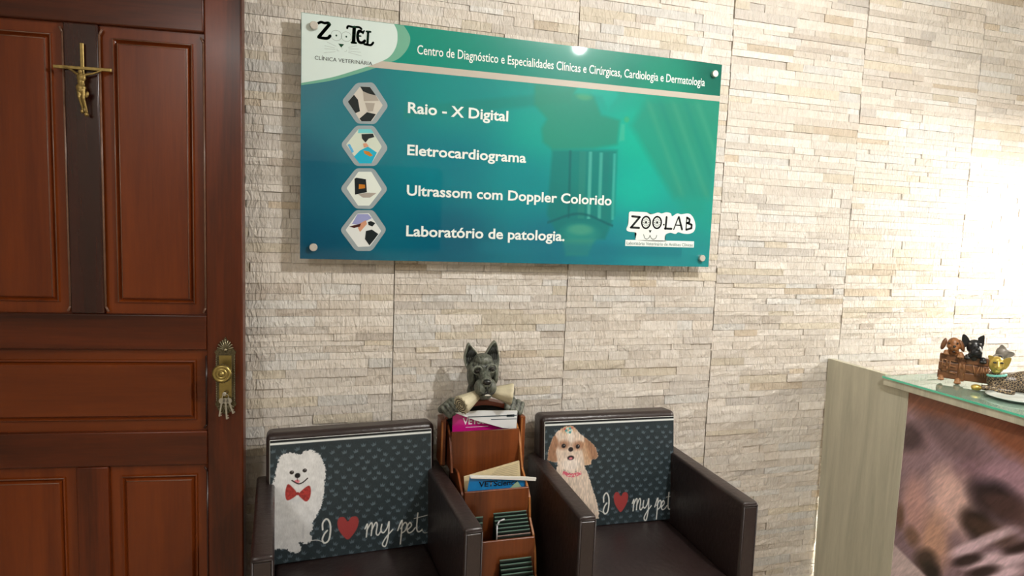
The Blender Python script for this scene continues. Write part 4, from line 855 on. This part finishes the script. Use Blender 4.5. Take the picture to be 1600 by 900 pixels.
for k in range(60):
    a = k * .30; rr_ = .0045 + .021 * k / 60; P.append(Vector(pB) + dirv * .0006 + q @ Vector((rr_ * math.cos(a), rr_ * math.sin(a), 0)))
tube(sp, P, .0013, 5); obj('roll_spiral', rel(sp), pard, scr, True)

# magazines and leaflets in the rack pockets
def magazine(name, label, poly, y, th, cover, pages, group=None, page_dz=0.0, cat='magazine'):
    cx = sum(p[0] for p in poly) / len(poly); cz = min(p[1] for p in poly)
    t = thing(name, label, cat, (cx, y, cz), (0, 0, 0), group)
    P = [(p[0] - cx, p[1] - cz) for p in poly]
    obj('cover', prism(BM(), P, 0, .0008), cover, t)
    obj('pages', prism(BM(), [(p[0] * .995, p[1] + page_dz) for p in P], .0009, th), pages, t)
    return t, cx, cz
paper = mat('paper', (226, 224, 216), .6); paper_y = mat('aged_paper', (212, 196, 158), .7, noise=.06, nscale=80)
pink = mat('pink_cover', (186, 24, 122), .25, coat=.3); white_c = mat('white_cover', (222, 226, 228), .3, coat=.3); blue_c = mat('blue_cover', (36, 122, 184), .25, coat=.3)
ink_k = mat('ink_black', (18, 24, 34), .4); ink_w = mat('ink_white', (236, 228, 236), .4); ink_g = mat('ink_grey', (70, 84, 92), .4)
t, cx, cz = magazine('magazine', 'pink magazine in the top pocket of the wooden rack', [(.398, .71), (.6055, .71), (.6055, .845), (.398, .8695)], 1.934, .004, pink, paper, 'magazines in the rack')
lettering('VETScience', .431 - cx, .560 - cx, .8265 - cz, .0215, ink_w, t, -.0006, .02)
obj('cover_rule', bx(.441 - cx, .515 - cx, -.0006, -.0003, .816 - cz, .8175 - cz), ink_w, t)
t, cx, cz = magazine('magazine', 'white magazine lying askew across the pink one in the top pocket', [(.403, .869), (.470, .8415), (.560, .812), (.6065, .8055), (.608, .866), (.478, .8725)], 1.922, .005, white_c, paper, 'magazines in the rack')
for z0, z1, xa in ((.850, .8535, .445), (.8385, .841, .52)):
    obj('cover_stripe', prism(BM(), [(xa - cx, z0 + .0022 - cz), (.606 - cx, z0 - cz), (.606 - cx, z1 - cz), (xa - cx, z1 + .0022 - cz)], -.0005, -.0002), ink_g, t)
obj('cover_block', bx(.572 - cx, .598 - cx, -.0005, -.0002, .847 - cz, .8555 - cz), ink_g, t)
t, cx, cz = magazine('magazine', 'blue magazine with a curled corner in the second pocket of the rack', [(.405, .50), (.600, .50), (.612, .655), (.604, .684), (.432, .7035), (.426, .660)], 1.816, .004, blue_c, paper, 'magazines in the rack', .003)
lettering('VETScience', .457 - cx, .583 - cx, .6665 - cz, .0170, ink_k, t, -.0006, .02, rot=(0, .02, 0))
obj('page_curl', prism(BM(), [(.555 - cx, .652 - cz), (.600 - cx, .652 - cz), (.583 - cx, .676 - cz), (.572 - cx, .668 - cz)], -.003, -.0015), mat('pale_green_paper', (150, 178, 150), .5), t)
obj('top_fold', prism(BM(), [(.432 - cx, .7035 - cz), (.604 - cx, .690 - cz), (.642 - cx, .684 - cz), (.640 - cx, .675 - cz), (.604 - cx, .680 - cz), (.433 - cx, .6995 - cz)], -.008, -.001), paper, t)
t, cx, cz = magazine('newspaper', 'yellowed folded newspaper behind the blue magazine in the rack', [(.430, .52), (.595, .52), (.602, .66), (.594, .731), (.419, .693)], 1.838, .006, paper_y, paper_y, 'magazines in the rack', cat='newspaper')
for k in range(9):
    zz = .722 - k * .006; obj('print_line', prism(BM(), [(.520 - cx - .01 * k * .6, zz - .013 - cz), (.589 - cx, zz - cz), (.589 - cx, zz + .0015 - cz), (.520 - cx - .01 * k * .6, zz - .0115 - cz)], -.0005, -.0002), mat('newsprint', (168, 156, 128), .7), t)
leaf = mat('leaflet_green', (84, 118, 102), .45); leafd = mat('leaflet_shade', (18, 28, 24), .4); leafp = mat('leaflet_pink', (150, 120, 112), .45)  # near-black sheets and dulled edges paint in the shade of the pockets
ORD = ['frontmost', 'second from the front', 'third from the front', 'fourth from the front', 'fifth from the front', 'sixth from the front', 'rearmost']
def leaflet(label, x0, x1, y, z0, z1, m_, k, tilt=0, grp='leaflets in the lower rack pockets'):
    cx = (x0 + x1) / 2; t = thing('leaflet', label % ORD[k], 'leaflet', (cx, y, z0), (0, 0, tilt), grp)
    obj('sheet', bx(x0 - cx, x1 - cx, 0, .0016, 0, z1 - z0 - .0026, .0004, 1), leafd, t); obj('top_edge', bx(x0 - cx, x1 - cx, -.0002, .0020, z1 - z0 - .0026, z1 - z0, .0004, 1), m_, t)
for k in range(7):
    leaflet('green leaflet %s in the right-hand wad of the third rack pocket', .495 + .002 * (k % 2), .598, 1.7150 + k * .0078, .315, .558 + k * .0079, leafp if k == 0 else leaf, k)
for k in range(2): leaflet('pale leaflet %s, half hidden by the left armchair arm, third pocket', .411, .452 + .004 * k, 1.722 + k * .012, .315, .600 + .012 * k, leaf, k)
for k in range(5): leaflet('dark leaflet %s in the wad of the lowest rack pocket', .500, .596, 1.6645 + k * .0075, .05, .452 + k * .0105, leaf, k)
lb_ = BM(); tube(lb_, [(-.0, 0, 0), (.0, 0, .052), (.006, 0, .064), (.020, 0, .068)], .0022, 8); ear = obj('loose_label', lb_, mat('label_white', (206, 206, 212), .5), None, True, (.4935, 1.7125, .540))
tag(ear, 'narrow white curled paper strip at the left end of the green leaflets', 'paper strip')

# ------------------------------------------------------------------ reception counter
CX = 1.967
def counter_wood():
    mt = wood('greige_laminate', (172, 168, 148), (200, 195, 174), 'Z', .45, 26, bump=.05)
    return mt
cw = counter_wood()
counter = thing('reception_counter', 'grey-green wood laminate reception counter standing against the stone wall', 'counter', (CX + .2, 1.2, 0))
def crel(bm): return rel(bm, CX + .2, 1.2)
obj('end_panel', crel(prism_yz(BM(), [(2.052, 0.0), (2.076, .9735), (1.800, .9735), (1.800, .936), (1.70, .936), (1.70, 0.0)], CX, CX + .025)), cw, counter)
obj('front_board', crel(bx(CX + .004, CX + .025, .35, 1.70, 0, .936)), cw, counter)
obj('worktop', crel(bx(CX - .010, CX + .52, .35, 1.797, .9355, .9605, .0015, 1)), cw, counter)
obj('side_board', crel(bx(CX + .025, CX + .50, .35, .375, 0, .935)), cw, counter)
obj('desk_top', crel(bx(CX + .027, CX + .50, .38, 2.06, .72, .745)), cw, counter)
def fur_ink(X, Z):
    Y_ = -X; A = FUR
    C = np.zeros(X.shape + (3,)) + np.array((120, 98, 104), float)
    wob = .02 * (vnoise(Y_, Z, 14, 21) - .5) + .012 * (vnoise(Y_, Z, 40, 22) - .5)
    def g(p, ry, rz, col, a=1.0, rot=0.0):
        nonlocal C
        dy, dz = Y_ - p[0], Z - p[1]; ca, sa = math.cos(rot), math.sin(rot); u_, v_ = dy * ca + dz * sa, -dy * sa + dz * ca
        d = np.sqrt((u_ / ry) ** 2 + (v_ / rz) ** 2) + wob * 12; C = over(C, col, a * np.clip(1.6 - 1.2 * d, 0, 1))
    g((1.70, .78), .12, .10, (150, 120, 124), .6)
    g(A['mauve'][0], .12, .11, (142, 112, 122), .9); g(A['mauve'][1], .10, .07, (140, 110, 120), .8)
    g(A['dark1'][0], .07, .055, (62, 46, 48), .95); g(A['dark1'][1], .13, .06, (82, 62, 64), .9, .5); g(A['mid'][0], .12, .05, (104, 84, 86), .7)
    g(A['lp'][0], .05, .04, (98, 74, 82), .8)
    g(A['pink'][0], .085, .11, (196, 162, 154), .95); g(A['beige'][0], .06, .10, (178, 138, 118), .9); g(A['beige'][1], .05, .11, (176, 136, 128), .8)
    g(A['brown'][0], .018, .05, (86, 60, 44), .8); g(A['brown'][1], .03, .035, (98, 72, 56), .8); g(A['brown'][2], .05, .035, (58, 44, 36), .95, -.8); g(A['brown'][3], .035, .03, (30, 22, 18), .95, -.8)
    g(A['dark2'][0], .085, .055, (26, 22, 26), 1); g(A['dark2'][1], .055, .05, (34, 26, 24), 1); g(A['dark2'][2], .10, .045, (76, 54, 50), .8)
    g(A['dark3'][3], .09, .035, (70, 52, 44), .9)
    for p in A['light']: g(p, .075, .016, (204, 178, 188), .85, -.75)
    for p in A['dark3'][:3]: g(p, .06, .014, (44, 32, 30), .9, -.7)
    low = Z < .33; 
    s = np.sin((Y_ * .9 + Z * 1.0) * 46 + 4 * vnoise(Y_, Z, 6, 31)); C = over(C, (60, 46, 42), np.where(low | (Y_ < 1.25), .45 * np.clip(s, 0, 1), 0)); 
    o1, o2, o3 = A['orange']
    line = np.interp(-Y_, [-o1[0], -o2[0], -o3[0], -o3[0] + .9], [o1[1] - .035, o2[1] - .06, o3[1] - .05, o3[1] - .5])
    C = over(C, (112, 66, 44), .9 * ss(line + .02 - Z + wob, .05)); C = over(C, (96, 48, 36), .7 * ss(line + .10 - Z, .05) * (Y_ < 1.55))
    w1, w2 = A['wedge']; k = (w2[1] - w1[1]) / (w2[0] - w1[0]); C = over(C, (176, 158, 158), ss((Z - (w1[1] + k * (Y_ - w1[0]) + .0)), .012) * (Y_ > 1.2))
    a = .5 * (Y_ * 1.0 + Z * .6); st = vnoise((Y_ + .55 * Z) * 1.0, (Z - .55 * Y_) * .16, 330, 41) - .5; st2 = vnoise((Y_ + .75 * Z), (Z - .75 * Y_) * .10, 160, 43) - .5
    C = C * (1.2 + (.16 * st + .16 * st2))[..., None]
    return C
ph = painted('photo_print', -1.716, -.36, .012, .9345, 520, 350, fur_ink, print_mat('photo_print', .32, .2), counter, smooth=False)
ph.rotation_euler = (0, 0, -PI / 2); ph.location = (-.2 + .003, -1.2, 0)
# clear glass lying on the worktop
gm_, nt, b = new_mat('clear_glass'); b.inputs['Transmission Weight'].default_value = .85; b.inputs['Base Color'].default_value = lin((214, 240, 228)); b.inputs['Roughness'].default_value = .02; b.inputs['IOR'].default_value = 1.5
gt = obj('glass_top', bx(-.266, .266, -.72, .72, 0, .0075, .001, 1), gm_, None, False, (CX - .012 + .266, 1.081, .9607)); tag(gt, 'clear glass sheet with green edge lying on the reception worktop', 'glass top')
gp = mat('glass_green_edge', (96, 206, 170), .12, coat=.6)
obj('polished_edge', bx(-.2668, -.2655, -.7203, .7203, .0006, .0069), gp, gt)
obj('polished_edge', bx(-.266, .266, .7198, .7206, .0006, .0069), gp, gt)

gap_strip = obj('gap_glow_strip', bx(0, .006, 0, .010, 0, .86, .001, 1), mat('gap_glow', (255, 250, 235), .5, emit=26.0), None, False, (CX + .0255, 2.035, .04)); tag(gap_strip, 'added hidden glow strip behind the counter end panel, brightening the wall gap', 'light strip')  # unseen emitter added to make the gap by the wall glow
# ------------------------------------------------------------------ figurines on the glass
GZ = .9684
ang = math.atan2(-.79, .61)
KX, KZ = .000262, .000345
wel = thing('welcome_figurine', 'resin figurine of puppies peeping over a carved BEM-VINDO plaque, on the glass', 'figurine', (2.098, 1.700, GZ), (0, 0, ang))
def wx(x): return (x - 160) * KX
def wz(y): return (630 - y) * KZ
resin = mat('brown_resin', (112, 72, 42), .42, noise=.25, nscale=45, bump=.5, bscale=120); resin_l = mat('light_brown_resin', (150, 104, 66), .42, noise=.2, nscale=60)
blackr = mat('black_resin', (26, 27, 30), .28, noise=.15, nscale=50); greyr = mat('grey_resin', (122, 116, 108), .4, noise=.3, nscale=60, bump=.5, bscale=100)
pb = BM()
for k in range(3): box(pb, wx(140 + 4 * k), wx(700 - 6 * k), 0, .016, wz(590 - 85 * k), wz(508 - 85 * k), .003, 2)
box(pb, wx(360), wx(440), -.003, .017, wz(600), wz(350), .003, 2); box(pb, wx(150), wx(400), -.002, .016, wz(352), wz(336), .002, 1)
board = obj('plaque', pb, resin, wel)
bl = BM()
def wl(P, wd=.0036):
    for a, b in zip(P[:-1], P[1:]): limb(bl, (wx(a[0]), -.0028, wz(a[1])), (wx(b[0]), -.0028, wz(b[1])), wd / 2, wd / 2, 6)
wl([(185, 395), (185, 510), (238, 505), (240, 465), (190, 450), (235, 440), (232, 398), (185, 395)])
wl([(338, 405), (270, 400), (268, 520), (335, 530)]); wl([(270, 455), (330, 460)])
wl([(382, 520), (378, 415), (400, 470), (425, 418), (430, 525)])
wl([(455, 475), (495, 480)])
wl([(520, 420), (556, 525), (590, 430)]); wl([(610, 430), (610, 530)]); wl([(630, 530), (630, 435), (662, 530), (665, 440)]); wl([(680, 530), (682, 440), (712, 465), (708, 515), (682, 530)])
obj('raised_letters', bl, resin_l, board, True)
def paw(x, y, r_=.011, m_=resin_l, d=-.006):
    bm = BM(); ball(bm, (wx(x), d, wz(y)), (r_ * .8, r_, r_)); 
    for k in (-1, 0, 1): ball(bm, (wx(x) + k * r_ * .5, d - r_ * .7, wz(y) - r_ * .35), r_ * .42, sub=2)
    return blend('paw', bm, .0016, m_, wel, 1)
paw(185, 585); paw(370, 600, .012); paw(215, 320, .010); paw(375, 335, .012); paw(450, 340, .010, blackr); paw(620, 360, .012, blackr); paw(690, 640, .010, greyr)
# brown puppy
pb = BM(); hx, hz = wx(290), wz(240)
ball(pb, (hx, .010, hz), (.021, .021, .026)); ball(pb, (hx + .004, -.010, hz - .009), (.012, .014, .011)); ball(pb, (hx, .014, wz(330)), (.020, .014, .022))
ball(pb, (hx - .012, -.001, hz - .004), (.009, .010, .010)); ball(pb, (hx + .012, -.001, hz - .004), (.009, .010, .010))
ball(pb, (hx + .004, -.009, hz - .020), (.008, .010, .006))
pup = blend('puppy', pb, .0018, mat('puppy_resin', (140, 90, 48), .4, noise=.25, nscale=60), wel, 2)
for x, a in ((178, .25), (375, -.35)):
    eb = BM(); ball(eb, (wx(x), .006, wz(240)), (.008, .010, .022), (0, a, 0)); obj('ear', eb, resin, pup, True)
eb = BM(); ball(eb, (wx(300), -.0235, wz(245)), (.0048, .004, .004)); ball(eb, (wx(238), -.0105, wz(222)), .0032, sub=2); ball(eb, (wx(330), -.0105, wz(215)), .0032, sub=2); ball(eb, (wx(300), -.0165, wz(300)), (.005, .003, .003)); obj('face_features', eb, blackr, pup, True)
# black bulldog with pricked ears
pb = BM(); hx, hz = wx(515), wz(240)
ball(pb, (hx, .010, hz), (.024, .021, .027)); ball(pb, (hx + .006, -.010, hz - .016), (.018, .016, .015)); ball(pb, (hx + .002, .012, wz(340)), (.020, .014, .026)); ball(pb, (hx + .010, -.010, hz - .004), (.012, .014, .010))
ball(pb, (hx - .008, -.008, wz(318)), (.010, .010, .009)); ball(pb, (hx + .014, -.008, wz(318)), (.010, .010, .009))
bul = blend('bulldog', pb, .0018, blackr, wel, 2)
for P in ([(368, 150), (380, 122), (410, 128), (445, 160), (455, 200), (400, 265), (378, 230)], [(540, 150), (585, 115), (605, 112), (612, 150), (608, 220), (570, 200)]):
    eb = prism(BM(), [(wx(x), wz(y)) for x, y in smooth_path(P, 3, True)], .004, .012); obj('ear', eb, blackr, bul)
eb = BM()
for x, y in ((463, 205), (572, 200)): ball(eb, (wx(x), -.0085, wz(y)), .0048, sub=2)
obj('eye', eb, mat('resin_eye', (88, 84, 80), .15), bul, True)
eb = BM(); ball(eb, (wx(580), -.022, wz(245)), (.0028, .003, .010), (0, -.4, 0)); obj('white_blaze', eb, mat('white_resin', (206, 206, 204), .35), bul, True)
# grey schnauzer or cat at the end
pb = BM(); hx, hz = wx(815), wz(270)
ball(pb, (hx, .022, hz), (.020, .018, .022)); ball(pb, (hx - .010, .006, hz - .018), (.014, .014, .012)); ball(pb, (hx - .01, .022, wz(380)), (.022, .014, .035)); ball(pb, (wx(760), .012, wz(330)), (.010, .012, .016))
ball(pb, (wx(705), .004, wz(365)), (.009, .010, .010))
sch = blend('grey_dog', pb, .0018, greyr, wel, 1)
for P in ([(765, 240), (795, 185), (845, 225), (815, 260)], [(845, 250), (925, 250), (930, 280), (865, 310)]):
    obj('ear', prism(BM(), [(wx(x), wz(y)) for x, y in smooth_path(P, 3, True)], .010, .018), greyr, sch)
eb = BM(); ball(eb, (wx(790), -.006, wz(300)), (.006, .005, .005)); obj('nose', eb, blackr, sch, True)
# golden-headed spotted cat lying on a dish
gold = mat('gold_paint', (200, 174, 92), .28, .75, noise=.08, nscale=50)
def leop():
    mt, nt, b = new_mat('leopard_spots'); tc = nt.nodes.new('ShaderNodeTexCoord'); v = nt.nodes.new('ShaderNodeTexVoronoi'); v.inputs['Scale'].default_value = 150
    v.feature = 'DISTANCE_TO_EDGE'; r_ = nt.nodes.new('ShaderNodeValToRGB'); r_.color_ramp.elements[0].position = .035; r_.color_ramp.elements[1].position = .08
    r_.color_ramp.elements[0].color = lin((168, 146, 112)); r_.color_ramp.elements[1].color = lin((44, 34, 30)); nt.links.new(tc.outputs['Object'], v.inputs['Vector']); nt.links.new(v.outputs['Distance'], r_.inputs[0]); nt.links.new(r_.outputs[0], b.inputs['Base Color']); b.inputs['Roughness'].default_value = .4
    return mt
lp = leop()
ca = math.atan2(-.72, .69)
cat = thing('cat_figurine', 'reclining cat figurine with gold face and dark leopard-spotted body, on the glass', 'figurine', (2.112, 1.552, GZ + .0035), (0, 0, ca))
def gx(x): return (x - 690) * .000262 * .92
def gz(y): return (715 - y) * .000335
pb = BM()
ball(pb, (gx(1000), .030, gz(625)), (.050, .026, .034)); ball(pb, (gx(1180), .030, gz(600)), (.050, .028, .040)); ball(pb, (gx(830), .020, gz(600)), (.024, .020, .034)); limb(pb, (gx(860), .004, gz(680)), (gx(690), -.006, gz(678)), .011, .009)
limb(pb, (gx(1000), -.002, gz(690)), (gx(850), -.004, gz(690)), .013, .011); limb(pb, (gx(830), .018, gz(600)), (gx(825), .012, gz(530)), .018, .013)
ball(pb, (gx(1300), .035, gz(610)), (.035, .026, .040))
body = blend('body', pb, .0025, lp, cat, 2)
pb = BM(); ball(pb, (gx(820), .008, gz(440)), (.0225, .022, .0275)); ball(pb, (gx(828), -.012, gz(462)), (.010, .010, .008)); ball(pb, (gx(820), .006, gz(480)), (.016, .018, .018)); limb(pb, (gx(826), -.010, gz(405)), (gx(828), -.018, gz(455)), .004, .0045, 8)
hd = blend('head', pb, .0018, gold, cat, 2)
for P in ([(890, 385), (970, 360), (950, 440), (905, 480)], [(740, 410), (715, 360), (780, 365)]): obj('ear', prism(BM(), [(gx(x), gz(y)) for x, y in smooth_path(P, 3, True)], .004, .010), gold, hd)
eb = BM(); ball(eb, (gx(785), -.0125, gz(415)), (.005, .002, .0028)); ball(eb, (gx(862), -.0125, gz(412)), (.005, .002, .0028)); obj('eye', eb, blackr, hd, True)
nk = BM()
for k in range(16): a = PI * (1 + k / 15); ball(nk, (gx(835) + .024 * math.cos(a), .010 + .02 * math.sin(a), gz(545) + .004 * math.cos(a)), .0042, sub=2)
obj('collar', nk, mat('turquoise_beads', (112, 184, 172), .3), cat, True)
gpw = BM(); ball(gpw, (gx(615), -.008, gz(685)), (.016, .012, .0105)); ball(gpw, (gx(585), -.012, gz(690)), (.008, .008, .008)); blend('paw', gpw, .0018, gold, cat, 1)
dish = lathe(BM(), [(.0001, .0), (.050, .0), (.058, .004), (.078, .010), (.0785, .012), (.062, .0065), (.050, .003), (.0001, .003)], (0, 0, 0), 'Z', 48)
dsh = obj('white_dish', dish, mat('glazed_white', (226, 232, 226), .15, coat=.5), None, True, (2.120, 1.452, GZ)); tag(dsh, 'shallow white glazed dish on the glass in front of the spotted cat', 'dish')

# ------------------------------------------------------------------ lamps and the television behind the camera (seen only as reflections)
lampm = mat('lamp_glow', (255, 244, 225), .5, emit=6.0); whitem = mat('lamp_white', (225, 225, 220), .4)
dl = thing('ceiling_lamp', 'small white ceiling spot lamp above the armchairs', 'ceiling lamp', (1.41, .51, CH_))
obj('lamp_base', lathe(BM(), [(.0001, -.0), (.055, -.0), (.055, -.07), (.0001, -.07)], (0, 0, 0), 'Z'), whitem, dl)
pd = thing('pendant_lamp', 'pendant lamp with opaque shade hanging over the reception counter', 'pendant lamp', (2.95, 1.48, CH_))
sh = lathe(BM(), [(.03, -.84), (.06, -.845), (.15, -.965), (.148, -.965), (.058, -.849), (.028, -.844)], (0, 0, 0), 'Z'); obj('shade', sh, mat('shade_white', (200, 195, 185), .5), pd, True)
obj('cord', tube(BM(), [(0, 0, 0), (0, 0, -.85)], .003, 6), whitem, pd)
tv = thing('wall_television', 'black wall television opposite the clinic sign', 'television', (.46, YF + .02, 1.2))
obj('screen', bx(-.64, .64, 0.02, .05, 0, .78, .004, 1), mat('tv_black', (10, 11, 13), .15), tv); obj('wall_mount', bx(-.1, .1, -.015, .02, .3, .5), whitem, tv)
print('stones', len(stones))
